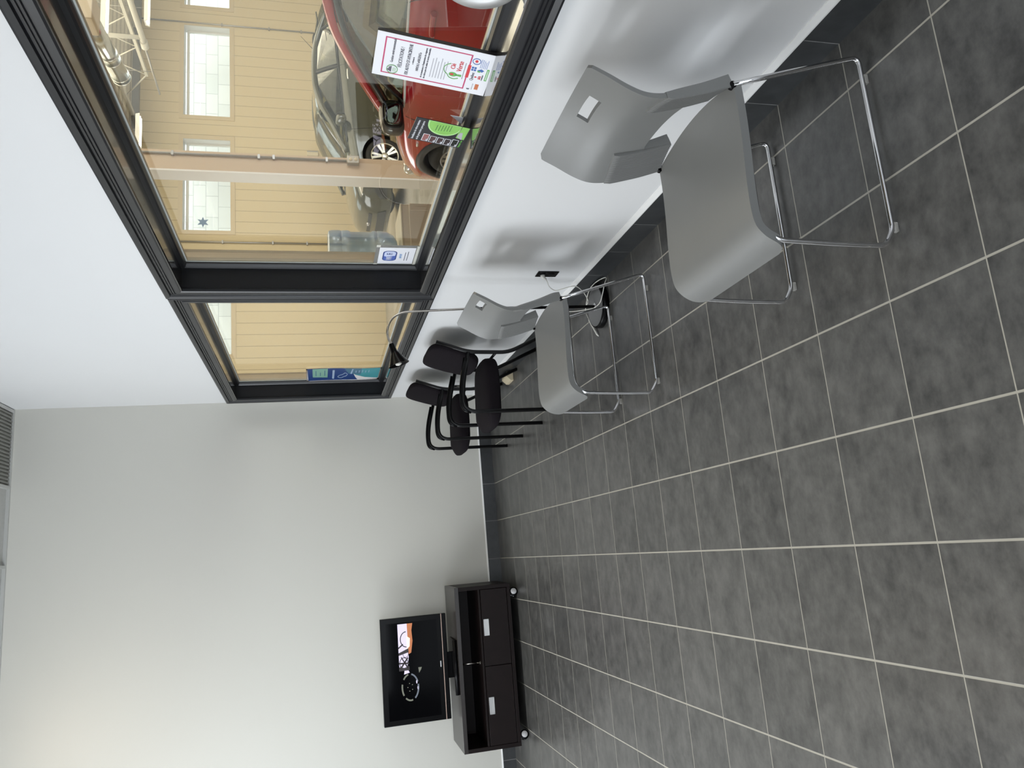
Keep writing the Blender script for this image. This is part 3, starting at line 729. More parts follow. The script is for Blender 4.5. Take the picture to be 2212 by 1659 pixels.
# green cloud outline and key
bm = new()
cl = [(0.060,0.098),(0.054,0.112),(0.058,0.128),(0.070,0.136),(0.080,0.146),(0.098,0.150),(0.112,0.143),(0.120,0.132)]
tube(bm, spline([(x,y,zz) for x, y in cl], 5), 0.0013, 6); obj('cloud_outline', bm, green, face)
deco('key_shape', ell(0.073, 0.118, 0.010, 0.013, 20), green, face, z=zz); deco('key_shape', [(0.069,0.108),(0.077,0.108),(0.078,0.090),(0.068,0.090)], green, face, z=zz)
deco('key_dot', ell(0.073, 0.121, 0.0045, 0.006, 14), redink, face, z=zz+0.0003)
bm = new(); tube(bm, [(0.040+0.019*math.cos(a), ch-0.060+0.017*math.sin(a), zz) for a in [k*2*PI/28 for k in range(28)]], 0.0009, 6, closed=True); obj('seal_ring', bm, green, face)
deco('seal_mountain', [(0.027,ch-0.058),(0.036,ch-0.044),(0.042,ch-0.052),(0.046,ch-0.048),(0.053,ch-0.058)], ink, face, z=zz)
lines(face, 0.030, ch-0.063, 3, 0.004, 0.018, green, 0.0012, 0.2)
deco('ribbon', [(0.072,0.068),(0.130,0.068),(0.130,0.078),(0.072,0.078)], redink, face, z=zz+0.0002)
text('lettering', 'Québec', 0.015, ink, face, TM(0.082, 0.056, zz), sx=0.8)
for k in range(4): deco('fleur_tile', [(0.108+0.010*(k%2),0.050+0.0085*(k//2)),(0.116+0.010*(k%2),0.050+0.0085*(k//2)),(0.116+0.010*(k%2),0.057+0.0085*(k//2)),(0.108+0.010*(k%2),0.057+0.0085*(k//2))], blueink, face, z=zz)
bm = new(); tube(bm, [(0.152+0.0125*math.cos(a), 0.056+0.0125*math.sin(a), zz) for a in [k*2*PI/24 for k in range(24)]], 0.0012, 6, closed=True); obj('round_badge', bm, blueink, face)
deco('badge_centre', ell(0.152, 0.056, 0.006, 0.005, 12), redink, face, z=zz)
text('lettering', 'aia', 0.017, redink, face, TM(0.082, 0.034, zz), sx=0.9, ext=0.0006); text('lettering', 'CANADA', 0.006, ink, face, TM(0.084, 0.024, zz), ext=0.0006)
deco('leaf_mark', [(0.082,0.041),(0.086,0.045),(0.082,0.050),(0.078,0.045)], redink, face, z=zz)
deco('drop_mark', [(0.108,0.030),(0.116,0.024),(0.122,0.034),(0.114,0.046),(0.110,0.038)], blueink, face, z=zz); deco('drop_mark', [(0.106,0.036),(0.112,0.034),(0.113,0.046),(0.106,0.044)], green, face, z=zz+0.0002)
lines(face, 0.126, 0.040, 5, 0.0052, 0.040, blueink, 0.0014)
deco('green_badge', [(0.072,0.008),(0.126,0.008),(0.126,0.016),(0.072,0.016)], green, face, z=zz); lines(face, 0.077, 0.012, 1, 0.01, 0.044, paper, 0.002, 0)
for o_ in face.children:
    if o_.name.startswith('fine_print'): o_.location.z = zz-0.0001
deco('orange_badge', [(0.024,0.026),(0.050,0.026),(0.050,0.038),(0.024,0.038)], orangeink, face, z=zz)
lines(face, 0.022, 0.021, 2, 0.004, 0.034, blueink, 0.0014); lines(face, 0.026, 0.058, 2, 0.005, 0.028, lightink, 0.002)
face.children[-1].location.z = zz; face.children[-2].location.z = zz
deco('small_mark', [(0.018,0.054),(0.024,0.052),(0.023,0.063),(0.018,0.061)], ink, face, z=zz)
for k in range(5): deco('arrow_mark', [(0.022+k*0.006,0.044),(0.025+k*0.006,0.046),(0.022+k*0.006,0.048)], ink, face, z=zz)

# tinted window film sample card
t = thing('film_sample_card', 'black and green window tint sample card leaning on the sill beside the certificate', 'sign')
kw, kh = 0.134, 0.200
prk = Vector((0.004,-0.130,-0.018)).normalized(); tk = Vector((0.085,-0.16,1.0)); tk = (tk - prk*tk.dot(prk)).normalized()
t.matrix_world = plane_M((0.068,-4.188,1.0045), prk, tk)
kcard = mat('card_black', (0.025,0.024,0.030), 0.3, noise=0.05); lime = mat('lime_print', (0.25,0.55,0.12), 0.35, noise=0.15, nscale=40); palelime = mat('pale_lime_print', (0.45,0.75,0.32), 0.35, noise=0.1, nscale=40)
sheet('card', kw, kh, 0.003, kcard, t)
z = 0.0006
text('lettering', 'Installation de vitres teintées', 0.0125, paper, t, TM(0.064, kh-0.014, z), sx=0.80)
text('lettering', 'et de protection pare-pierre', 0.0125, paper, t, TM(0.064, kh-0.031, z), sx=0.80)
g0 = [(kw, kh-0.045)] + [(kw-0.075*math.sin(a)**0.8, kh-0.045-0.125*(1-math.cos(a))/2) for a in [k*PI/16 for k in range(1,16)]] + [(kw, kh-0.170)]
deco('lime_shape', g0, palelime, t, z=z)
g1 = [(kw-0.002, kh-0.050)] + [(kw-0.002-0.066*math.sin(a)**0.8, kh-0.050-0.115*(1-math.cos(a))/2) for a in [k*PI/16 for k in range(1,16)]] + [(kw-0.002, kh-0.165)]
deco('lime_shape', g1, lime, t, z=z+0.0004)
bm = new()
for k in range(6): box(bm, 0.082+0.002*k, 0.082+0.002*k+0.034, kh-0.083-k*0.010, kh-0.0805-k*0.010, z+0.0004, z+0.0009)
obj('fine_print', bm, mat('dark_green_ink', (0.05,0.16,0.04), 0.5, noise=0.02), t)
names = [(0.30,0.12,0.12),(0.10,0.055,0.055),(0.062,0.038,0.040),(0.045,0.032,0.034),(0.018,0.020,0.018)]
for k, c in enumerate(names):
    ya = kh-0.048-k*0.0275; hh = 0.0235; wd = 0.038 + 0.004*(2-abs(k-2))*0 + (0.006 if k in (0,4) else 0)
    deco('sample_border', [(0.006,ya-hh),(0.006+wd,ya-hh),(0.006+wd,ya),(0.006,ya)], paper, t, z=z)
    deco('tint_sample', [(0.008,ya-hh+0.002),(0.004+wd,ya-hh+0.002),(0.004+wd,ya-0.002),(0.008,ya-0.002)], mat('tint_sample_%d' % k, c, 0.25, noise=0.05), t, z=z+0.0004)
    deco('sample_tag', [(0.009,ya-hh+0.0025),(0.022,ya-hh+0.0025),(0.020,ya-hh+0.008),(0.009,ya-hh+0.008)], lightink, t, z=z+0.0007)
deco('logo_patch', [(0.058,0.004),(kw,0.004),(kw,0.034),(0.062,0.036)], lime, t, z=z); deco('logo_mark', [(0.056,0.012),(0.100,0.020),(0.098,0.030),(0.070,0.034)], lightink, t, z=z+0.0004)
text('lettering', 'Garanti à vie', 0.011, mat('lime_ink', (0.20,0.62,0.10), 0.4, noise=0.02), t, TM(0.030, 0.010, z), sx=0.78)
bm = new(); prism(bm, [(0.075,0.0),(0.130,0.0),(0.125,0.075)], -0.045, -0.0435, 'z'); obj('easel_back', bm, paper, t)

# wifi notice taped to the pane
t = thing('wifi_notice', 'white free wifi notice in a clear sleeve taped low on the glass', 'sign')
t.matrix_world = plane_M((0.1275, -2.872, 1.012), (0,-1,0), (0,0,1))
bm = new(); box(bm, -0.004, 0.256, 0.0, 0.222, -0.0005, 0.0); obj('clear_sleeve', bm, M_['film'], t)
bm = new(); box(bm, 0.014, 0.226, 0.018, 0.202, 0.0002, 0.0008); pg = obj('paper_sheet', bm, paper, t)
z = 0.0012
def rrect(cx, cy, hw, hh, r, n=6):
    out = []
    for sx, sy2, a in ((1,1,0),(-1,1,PI/2),(-1,-1,PI),(1,-1,1.5*PI)):
        for k in range(n+1): out.append((cx+sx*(hw-r)+r*math.cos(a+k*PI/2/n), cy+sy2*(hh-r)+r*math.sin(a+k*PI/2/n)))
    return out
deco('logo_outline', rrect(0.120,0.145,0.066,0.036,0.026), navy, pg, z=z)
deco('logo_fill', rrect(0.120,0.145,0.061,0.031,0.023), mat('logo_blue', (0.10,0.16,0.48), 0.4, noise=0.05), pg, z=z+0.0003)
deco('logo_panel', [(0.124,0.118),(0.152,0.115),(0.170,0.118),(0.180,0.130),(0.180,0.160),(0.170,0.172),(0.150,0.175),(0.118,0.174),(0.112,0.160)], mat('logo_pale', (0.62,0.68,0.88), 0.4, noise=0.03), pg, z=z+0.0006)
text('lettering', 'Wi', 0.044, paper, pg, TM(0.090,0.145,z+0.0009), sx=0.85, ext=0.0006); text('lettering', 'Fi', 0.044, navy, pg, TM(0.150,0.145,z+0.0009), sx=0.85, ext=0.0006)
text('lettering', 'GRATUIT', 0.017, mat('blue_print', (0.08,0.25,0.55), 0.5, noise=0.03), pg, TM(0.120,0.088,z), sx=0.85)
lines(pg, 0.060, 0.066, 1, 0.01, 0.11, ink, 0.0035, 0); lines(pg, 0.060, 0.052, 1, 0.01, 0.12, ink, 0.0035, 0)
for o_ in pg.children:
    if o_.name.startswith('fine_print'): o_.location.z = z
bm = new()
tapem = mat('tape', (0.66,0.66,0.60), 0.35, noise=0.05); bm.free()
for a_ in ((-0.007,0.019,0.202,0.222),(0.233,0.259,0.200,0.220),(-0.002,0.25,0.002,0.014)):
    bm = new(); box(bm, a_[0], a_[1], a_[2], a_[3], 0.0010, 0.0013); obj('tape', bm, tapem, t)

# brochure sheet taped at the far end of the second window
t = thing('health_brochure', 'curled blue and teal brochure taped to the glass of the far window', 'poster')
t.matrix_world = plane_M((0.125, -0.232, 1.012), (0,-1,0), (0,0,1))
pw, ph = 0.40, 0.60
bm = new(); N = 24; rows = []
def curl(x, y): return 0.010*math.exp(-x*9)*(0.4+y) + 0.003*math.sin(y*11)
for i in range(N+1):
    y = ph*i/N; rows.append([bm.verts.new((pw*j/6*(1-0.00*i), y, 0.002+curl(pw*j/6, y))) for j in range(7)])
for A, B in zip(rows, rows[1:]):
    for j in range(6): bm.faces.new((A[j],A[j+1],B[j+1],B[j])).smooth = True
bmesh.ops.solidify(bm, geom=bm.faces[:], thickness=0.0006)
base = obj('brochure_sheet', bm, paper, t)
def bp(name, poly, m, z=0.0035):
    bm = new(); vs = [bm.verts.new((x, y, z+curl(x, y))) for x, y in poly]; bm.faces.new(vs)
    r = bmesh.ops.triangulate(bm, faces=bm.faces[:]); bmesh.ops.subdivide_edges(bm, edges=bm.edges[:], cuts=2, use_grid_fill=True)
    for v in bm.verts: v.co.z = z+curl(v.co.x, v.co.y)
    return obj(name, bm, m, base)
teal = mat('teal_print', (0.06,0.30,0.34), 0.4, noise=0.15, nscale=10); dblue = mat('deep_blue_print', (0.015,0.05,0.19), 0.4, noise=0.2, nscale=8); mint = mat('mint_print', (0.22,0.42,0.33), 0.4, noise=0.05)
pblue = mat('pale_blue_print', (0.35,0.45,0.60), 0.4, noise=0.05); slate = mat('slate_print', (0.07,0.17,0.25), 0.4, noise=0.1)
bp('blue_field', [(0.03,0.18),(0.10,0.20),(0.38,0.25),(0.395,0.30),(0.395,0.59),(0.02,0.585),(0.02,0.36)], dblue)
bp('teal_field', [(0.06,0.01),(0.395,0.01),(0.395,0.27),(0.30,0.26),(0.18,0.20),(0.10,0.12)], teal, 0.0040)
bp('slate_field', [(0.20,0.16),(0.395,0.16),(0.395,0.30),(0.22,0.26)], slate, 0.0044)
bp('mint_panel', [(0.10,0.43),(0.39,0.43),(0.39,0.55),(0.12,0.55)], mint, 0.0044)
bp('title_strip', [(0.06,0.375),(0.34,0.375),(0.34,0.392),(0.06,0.392)], pblue, 0.0048)
bp('title_strip', [(0.22,0.235),(0.385,0.225),(0.385,0.236),(0.22,0.247)], pblue, 0.0052)
for k in range(5): bp('text_strip', [(0.26,0.20-0.026*k),(0.33+0.01*(k%3),0.20-0.026*k),(0.33+0.01*(k%3),0.206-0.026*k),(0.26,0.206-0.026*k)], pblue, 0.0054)
for k in range(3): bp('text_strip', [(0.16,0.52-0.035*k),(0.33-0.06*(k%2),0.52-0.035*k),(0.33-0.06*(k%2),0.527-0.035*k),(0.16,0.527-0.035*k)], slate, 0.0050)
bm = new(); tube(bm, spline([(0.12,0.30,0.006),(0.09,0.32,0.007),(0.12,0.345,0.006),(0.17,0.335,0.006),(0.20,0.31,0.006),(0.25,0.29,0.006),(0.21,0.27,0.006),(0.15,0.28,0.006),(0.12,0.30,0.006)], 5), 0.003, 6); obj('looped_outline', bm, pblue, base)

# brushed metal disc on the sill at the near end of the window
t = thing('metal_disc', 'large round brushed metal disc standing on the window sill, mostly out of view', 'disc')
Rd = 0.115
t.matrix_world = plane_M((0.075, -5.040, 0.986+Rd), (0,-1,0), (0,0,1)) @ Euler((math.radians(-6),0,0)).to_matrix().to_4x4()
disc_m = mat('spun_metal', (0.62,0.62,0.62), 0.32, metal=0.85, noise=0.05, nscale=5)
bm = new(); lathe(bm, [(0.0,-0.010),(Rd,-0.010),(Rd,-0.002),(Rd-0.010,0.003),(Rd-0.030,0.0),(0.0,-0.001)], 64, cap=False); obj('disc_body', bm, disc_m, t, smooth=True)

# ------------------------------------------------------------------ WORKSHOP SHELL
SX1, SY0, SY1, SZ = 14.0, -9.6, 9.0, 5.08
fm = bpy.data.materials.new('polished_concrete'); fm.use_nodes = True; nt = fm.node_tree; b = nt.nodes['Principled BSDF']
g = nt.nodes.new('ShaderNodeNewGeometry'); n1 = nt.nodes.new('ShaderNodeTexNoise'); n1.inputs['Scale'].default_value = 1.3; n1.inputs['Detail'].default_value = 6; nt.links.new(g.outputs['Position'], n1.inputs['Vector'])
rp = nt.nodes.new('ShaderNodeValToRGB'); rp.color_ramp.elements[0].position = 0.35; rp.color_ramp.elements[0].color = (0.30,0.285,0.25,1); rp.color_ramp.elements[1].position = 0.65; rp.color_ramp.elements[1].color = (0.48,0.46,0.42,1)
nt.links.new(n1.outputs['Fac'], rp.inputs[0]); nt.links.new(rp.outputs[0], b.inputs['Base Color']); b.inputs['Roughness'].default_value = 0.22
M_['panelwall'] = None
def ribbed_mat(name, col, axis=0, period=0.248, dark=0.62, w=0.012):
    m = bpy.data.materials.new(name); m.use_nodes = True; nt = m.node_tree; b = nt.nodes['Principled BSDF']
    g = nt.nodes.new('ShaderNodeNewGeometry'); sp = nt.nodes.new('ShaderNodeSeparateXYZ'); nt.links.new(g.outputs['Position'], sp.inputs[0])
    mk = line_mask(nt, sp.outputs[axis], 0.07, period, w); mk2 = line_mask(nt, sp.outputs[axis], 0.07, period/8, 0.004)
    mx = nt.nodes.new('ShaderNodeMix'); mx.data_type = 'RGBA'; nt.links.new(mk, mx.inputs[0]); mx.inputs[6].default_value = tuple(col)+(1,); mx.inputs[7].default_value = tuple(v*dark for v in col)+(1,)
    nt.links.new(mx.outputs[2], b.inputs['Base Color']); b.inputs['Roughness'].default_value = 0.45
    bp = nt.nodes.new('ShaderNodeBump'); bp.inputs['Strength'].default_value = 0.6; bp.inputs['Distance'].default_value = 0.004
    h = mth(nt, 'MULTIPLY_ADD', mk, -1.0, mth(nt, 'MULTIPLY', mk2, -0.15)); nt.links.new(h, bp.inputs['Height']); nt.links.new(bp.outputs[0], b.inputs['Normal'])
    return m
M_['panelwall'] = ribbed_mat('cream_metal_panels', (0.60, 0.50, 0.315))
M_['deck'] = ribbed_mat('ceiling_deck', (0.55, 0.52, 0.44), axis=1, period=0.30, dark=0.6, w=0.10)
M_['creamtrim'] = mat('cream_trim', (0.56, 0.46, 0.30), 0.45, noise=0.02)
M_['white_metal'] = mat('white_painted_metal', (0.66, 0.66, 0.63), 0.4, noise=0.03)
bm = new(); box(bm, 0.2, SX1, SY0, SY1+0.2, -0.12, 0.0); struct('floor_shop', bm, fm)
bm = new(); box(bm, 0.19, SX1+0.2, SY0, SY1+0.2, SZ, SZ+0.1); struct('ceiling_shop', bm, M_['deck'])
WX = [(2.88, 5.03), (5.56, 7.65), (8.21, 10.41), (10.92, 13.10)]; WZ = (3.14, 4.085)
bm = new()
box(bm, -0.3, SX1, SY1, SY1+0.25, 0, WZ[0]); box(bm, -0.3, SX1, SY1, SY1+0.25, WZ[1], SZ)
xs = [-0.3] + [v for p in WX for v in p] + [SX1]
for i in range(0, len(xs), 2): box(bm, xs[i], xs[i+1], SY1, SY1+0.25, WZ[0], WZ[1])
struct('wall_shop_far', bm, M_['panelwall'])
bm = new(); box(bm, SX1, SX1+0.2, SY0, SY1+0.25, 0, SZ); struct('wall_shop_side', bm, M_['panelwall'])
bm = new(); box(bm, 0.0, 0.19, 0.19, SY1, 0, SZ); struct('wall_shop_near', bm, M_['creamtrim'])
bm = new(); box(bm, 0.19, SX1, SY0-0.2, SY0, 4.2, SZ); box(bm, 0.19, 7.6, SY0-0.2, SY0, 0, 4.2); box(bm, 12.8, SX1, SY0-0.2, SY0, 0, 4.2); struct('wall_shop_entry', bm, M_['creamtrim'])
for k, (a, b_) in enumerate(WX):
    root = bpy.data.objects.new('window_%d' % (k+3), None); link(root); root['kind'] = 'structure'
    bm = new()
    def fr(x0, x1, z0, z1, t_, ya, yb):
        box(bm, x0-t_, x1+t_, ya, yb, z0-t_, z0); box(bm, x0-t_, x1+t_, ya, yb, z1, z1+t_); box(bm, x0-t_, x0, ya, yb, z0, z1); box(bm, x1, x1+t_, ya, yb, z0, z1)
    fr(a, b_, WZ[0], WZ[1], 0.09, SY1-0.012, SY1-0.0005); obj('window_trim', bm, M_['creamtrim'], root)
    bm = new(); fr(a+0.05, b_-0.05, WZ[0]+0.0, WZ[1]-0.09, 0.05, SY1+0.17, SY1+0.21); obj('window_frame', bm, M_['white_metal'], root)
    bm = new(); fr(a+0.004, b_-0.004, WZ[0]+0.004, WZ[1]-0.004, 0.004, SY1, SY1+0.25); obj('reveal', bm, M_['white_metal'], root)
    bm = new(); box(bm, a+0.03, b_-0.03, SY1+0.185, SY1+0.192, WZ[0]+0.0, WZ[1]-0.07); obj('window_pane', bm, M_['pane'], root)
# pale metal-shingled wall across the yard, seen through the high windows
ym = bpy.data.materials.new('pale_shingles'); ym.use_nodes = True; nt = ym.node_tree; b = nt.nodes['Principled BSDF']
g = nt.nodes.new('ShaderNodeTexCoord'); mp = nt.nodes.new('ShaderNodeMapping'); mp.inputs['Rotation'].default_value = (PI/2, 0, 0); nt.links.new(g.outputs['Object'], mp.inputs[0])
br = nt.nodes.new('ShaderNodeTexBrick'); nt.links.new(mp.outputs[0], br.inputs['Vector'])
br.inputs['Color1'].default_value = (0.80,0.82,0.82,1); br.inputs['Color2'].default_value = (0.72,0.75,0.75,1); br.inputs['Mortar'].default_value = (0.50,0.53,0.53,1)
br.inputs['Scale'].default_value = 1.0; br.inputs['Brick Width'].default_value = 0.55; br.inputs['Row Height'].default_value = 0.28; br.inputs['Mortar Size'].default_value = 0.008
nt.links.new(br.outputs['Color'], b.inputs['Base Color']); b.inputs['Roughness'].default_value = 0.4
bm = new(); box(bm, -8, 24, 11.2, 11.4, -0.1, 8.5); struct('wall_yard', bm, ym)
bm = new(); box(bm, -30, 40, 9.25, 12.0, -0.3, -0.15); struct('ground_yard', bm, fm)

bm = new(); box(bm, 0.3, SX1-0.01, SY1-0.10, SY1-0.001, 4.94, SZ-0.001); struct('trim_3', bm, mat('grey_wall_angle', (0.20, 0.20, 0.20), 0.5, noise=0.04))
# steel column with conduit and socket box
bm = new(); box(bm, 2.69, 2.905, 1.0, 1.012, 0, SZ); c = struct('column_shop', bm, mat('tan_paint', (0.60,0.46,0.32), 0.45, noise=0.02))
bm = new(); box(bm, 2.672, 2.69, 1.0, 1.21, 0, SZ); box(bm, 2.69, 2.905, 1.012, 1.21, 0, SZ); struct('column_flank', bm, mat('white_column_paint', (0.84,0.84,0.83), 0.45, noise=0.02), c)
t = thing('conduit_outlet', 'grey conduit dropping down the tan column to a double socket box', 'electrical conduit', (2.86, 0.985, 0))
M_['galv'] = mat('galvanised', (0.36,0.35,0.33), 0.35, metal=0.6, noise=0.06, nscale=12)
bm = new(); tube(bm, [(0,0,1.14),(0,0,SZ-0.01)], 0.012, 10); obj('conduit', bm, M_['galv'], t)
bm = new()
for z in (1.35,1.9,2.05,2.9): box(bm, -0.024, 0.024, -0.016, 0.014, z-0.012, z+0.012)
obj('conduit_clamp', bm, M_['galv'], t)
bm = new(); box(bm, -0.045, 0.045, -0.045, 0.014, 1.005, 1.135); obj('socket_box', bm, mat('box_grey', (0.40,0.36,0.30), 0.4, metal=0.3, noise=0.04), t, bevel=0.006)
bm = new()
for s in (-1, 1): lathe(bm, [(0.020,0),(0.020,0.004),(0.017,0.006)], 18, Matrix.Translation((0,-0.045,1.07+s*0.028)) @ Euler((PI/2,0,0)).to_matrix().to_4x4())
obj('socket_face', bm, M_['cream'], t, smooth=True)
# surface conduits running down the panel wall
def wall_conduit(x, z0, label):
    t = thing('wall_conduit', label, 'electrical conduit', (x, SY1-0.022, 0))
    bm = new(); tube(bm, [(0,0,z0),(0,0,SZ-0.02)], 0.016, 8); obj('conduit', bm, M_['galv'], t)
    bm = new()
    for z in (1.6,2.3,3.3): box(bm, -0.035, 0.035, -0.02, 0.02, z-0.015, z+0.015)
    obj('conduit_clamp', bm, M_['galv'], t)
wall_conduit(10.47, 1.0, 'thin conduit on the cream wall above the rear of the green sedan')
wall_conduit(5.30, 0.8, 'thin conduit on the cream wall above the blue water bottle')
t = thing('wall_switch_box', 'small beige switch box on the cream wall above the sedan windshield', 'switch box', (7.43, SY1, 1.43))
bm = new(); box(bm, -0.06, 0.02, -0.05, 0, -0.12, 0.12); obj('box_body', bm, M_['beige_top'], t, bevel=0.006)
bm = new(); box(bm, 0.02, 0.05, -0.045, 0, -0.115, 0.115); obj('box_hinge', bm, M_['galv'], t)
t = thing('star_decoration', 'blue foil star hanging in the high window over the water bottle', 'decoration', (5.79, SY1+0.10, 3.70))
bm = new(); pts = []
for k in range(12): 
    r_ = 0.12 if k % 2 == 0 else 0.055; pts.append((r_*math.cos(k*PI/6), r_*math.sin(k*PI/6)))
prism(bm, pts, -0.006, 0.006, 'y'); obj('star', bm, mat('blue_foil', (0.10,0.16,0.26), 0.3, metal=0.5, noise=0.1), t)
bm = new(); tube(bm, [(0,0,0.11),(0,0,0.38)], 0.002, 6); obj('hanging_thread', bm, M_['white_plastic'], t)

# ------------------------------------------------------------------ UNDER THE WORKSHOP CEILING
lampm = mat('fluorescent_tube', (0.9,0.9,0.9), 0.5, noise=0.02, emit=(1.0,0.97,0.90), estr=9.0)
def strip_light(x0, y, z, ln, label):
    t = thing('fluorescent_fixture', label, 'ceiling light', (x0, y, z), group='workshop strip lights')
    bm = new(); prism(bm, [(-0.07,0.07),(0.07,0.07),(0.10,0.0),(0.085,0.0),(0.05,0.045),(-0.05,0.045),(-0.085,0.0),(-0.10,0.0)], 0, ln, 'x'); obj('reflector', bm, M_['white_metal'], t)
    bm = new(); tube(bm, [(0.03,-0.035,0.018),(ln-0.03,-0.035,0.018)], 0.024, 10); tube(bm, [(0.03,0.035,0.018),(ln-0.03,0.035,0.018)], 0.024, 10); obj('tube', bm, lampm, t)
    bm = new()
    for x in (0.3, ln-0.3): tube(bm, [(x,0,0.07),(x,0,SZ-z-0.005)], 0.004, 6)
    obj('hanger', bm, M_['galv'], t)
strip_light(6.05, 3.50, 4.20, 2.6, 'long fluorescent strip light touching the silver duct end')
strip_light(8.20, 6.10, 4.20, 2.6, 'fluorescent strip light in front of the grey-lit upper wall')
strip_light(5.40, 2.35, 4.18, 2.6, 'fluorescent strip light half hidden by the window head')
strip_light(5.60, 5.75, 4.22, -0.0+0.55, 'short strip light just above the tan column')
M_['joist'] = mat('cream_joist_paint', (0.56,0.54,0.47), 0.5, noise=0.03)
def joist(x, y0, y1, z, label):
    t = thing('roof_joist', label, 'roof truss', (x, 0, 0), group='open web joists under the workshop roof')
    bm = new(); box(bm, -0.035, 0.035, y0, SY1-0.001, SZ-0.07, SZ-0.001); obj('top_chord', bm, M_['joist'], t)
    bm = new(); box(bm, -0.035, 0.035, y0, y1, z, z+0.05); obj('bottom_chord', bm, M_['joist'], t)
    bm = new(); y = y1; k = 0
    while y > y0:
        tube(bm, [(0,y,z+0.03),(0,y-0.42,SZ-0.05)], 0.011, 6); tube(bm, [(0,y-0.42,SZ-0.05),(0,y-0.84,z+0.03)], 0.011, 6); y -= 0.84
    tube(bm, [(0,y1,z+0.03),(0,y1+0.75,SZ-0.04)], 0.014, 6); obj('web_bar', bm, M_['joist'], t)
joist(8.1, -6.0, 7.5, 4.48, 'cream open web joist ending over the high windows')
joist(10.2, -6.0, 7.5, 4.48, 'cream open web joist deeper in the workshop')
joist(5.9, -6.0, 7.5, 4.48, 'cream open web joist closest to the waiting room')
t = thing('sprinkler_pipe', 'cream overhead pipe with an elbow and a thin grey rod continuing from it', 'pipe', (0,0,0))
bm = new(); tube(bm, [(7.0,2.5,4.03),(7.0,4.95,4.035)], 0.045, 12); tube(bm, [(7.0,4.95,4.035),(7.0,5.10,4.04)], 0.062, 12); obj('main_pipe', bm, M_['joist'], t)
bm = new(); tube(bm, [(7.0,4.86,4.035),(7.0,4.86,SZ-0.002)], 0.034, 12); obj('branch_pipe', bm, M_['joist'], t)
bm = new(); tube(bm, [(7.0,5.10,4.045),(7.0,6.40,4.06)], 0.016, 8)
obj('thin_rod', bm, M_['galv'], t)
bm = new(); tube(bm, [(7.0,4.0,4.03),(7.0,4.0,SZ-0.002)], 0.008, 6); tube(bm, [(7.0,5.75,4.06),(7.0,5.75,SZ-0.002)], 0.006, 6); obj('pipe_hanger', bm, M_['galv'], t)
M_['duct'] = mat('galvanised_duct', (0.62,0.64,0.62), 0.22, metal=0.95, noise=0.08, nscale=6)
t = thing('silver_duct', 'shiny round silver air duct slung under the workshop ceiling', 'duct', (0,0,0))
D0, D1 = Vector((4.0, 0.90, 3.56)), Vector((4.0, 1.42, 3.51))
bm = new(); tube(bm, [D0-Vector((0,0.35,-0.03)), D0, D1], 0.092, 20)
for f_ in (0.25, 0.45, 0.95, 1.05):
    p = D0.lerp(D1, f_); tube(bm, [p-Vector((0,0.012,0)), p+Vector((0,0.012,0))], 0.099, 20)
obj('duct_body', bm, M_['duct'], t)
bm = new(); tube(bm, [D0+Vector((0,0.2,0.06)), D0+Vector((0,0.2,SZ-3.563))], 0.006, 6); obj('duct_strap', bm, M_['galv'], t)
t = thing('unit_heater', 'tan box heater joined to the silver duct under the ceiling', 'heater', (4.0, 0.42, 3.62))
bm = new(); box(bm, -0.16, 0.14, -0.14, 0.12, -0.12, 0.14); obj('heater_body', bm, M_['beige_metal'], t, bevel=0.01)
bm = new(); tube(bm, [(0,0,0.14),(0,0,SZ-3.622)], 0.008, 6); obj('heater_hanger', bm, M_['galv'], t)

# ------------------------------------------------------------------ WATER BOTTLE ON ITS CABINET
t = thing('steel_cabinet', 'beige metal cabinet under the water bottle, seen through the glass', 'cabinet', (0.675, -1.79, 0))
part('cabinet_body', -0.255, 0.255, -0.165, 0.165, 0.0, 0.945, M_['beige_metal'], 0.004)
part('cabinet_top', -0.258, 0.258, -0.168, 0.168, 0.945, 0.957, M_['beige_top'], 0.003)
part('cabinet_door', -0.205, 0.250, -0.178, -0.165, 0.06, 0.900, M_['beige_metal'], 0.003)
part('door_strip', 0.205, 0.255, -0.180, -0.165, 0.06, 0.895, M_['beige_metal'], 0.002)
t = thing('water_bottle', 'large blue translucent water bottle upside down on the beige cabinet', 'bottle', (0.655, -1.79, 0.957))
bm = new()
prof = [(0.028,0.0),(0.030,0.012),(0.075,0.022),(0.108,0.045),(0.128,0.085),(0.135,0.125),(0.135,0.150),(0.131,0.157),(0.135,0.164),(0.135,0.185),(0.126,0.195),(0.126,0.330),(0.135,0.345),(0.135,0.385),(0.131,0.392),(0.135,0.399),(0.135,0.455),(0.128,0.474),(0.105,0.482),(0.0,0.476)]
lathe(bm, prof, 48, cap=False); obj('bottle_body', bm, M_['jug'], t, smooth=True)
bm = new(); lathe(bm, [(0.124,0.195),(0.1255,0.197),(0.1255,0.328),(0.124,0.330)], 48, cap=False)
obj('bottle_label', bm, glass_mat('bottle_label_film', (0.80,0.86,0.86), rough=0.2, refl=1.0, dirt=0.12), t, smooth=True)
bm = new(); lathe(bm, [(0.032,0.0),(0.032,0.020),(0.0,0.020)], 20, cap=False); obj('bottle_cap', bm, M_['white_plastic'], t)

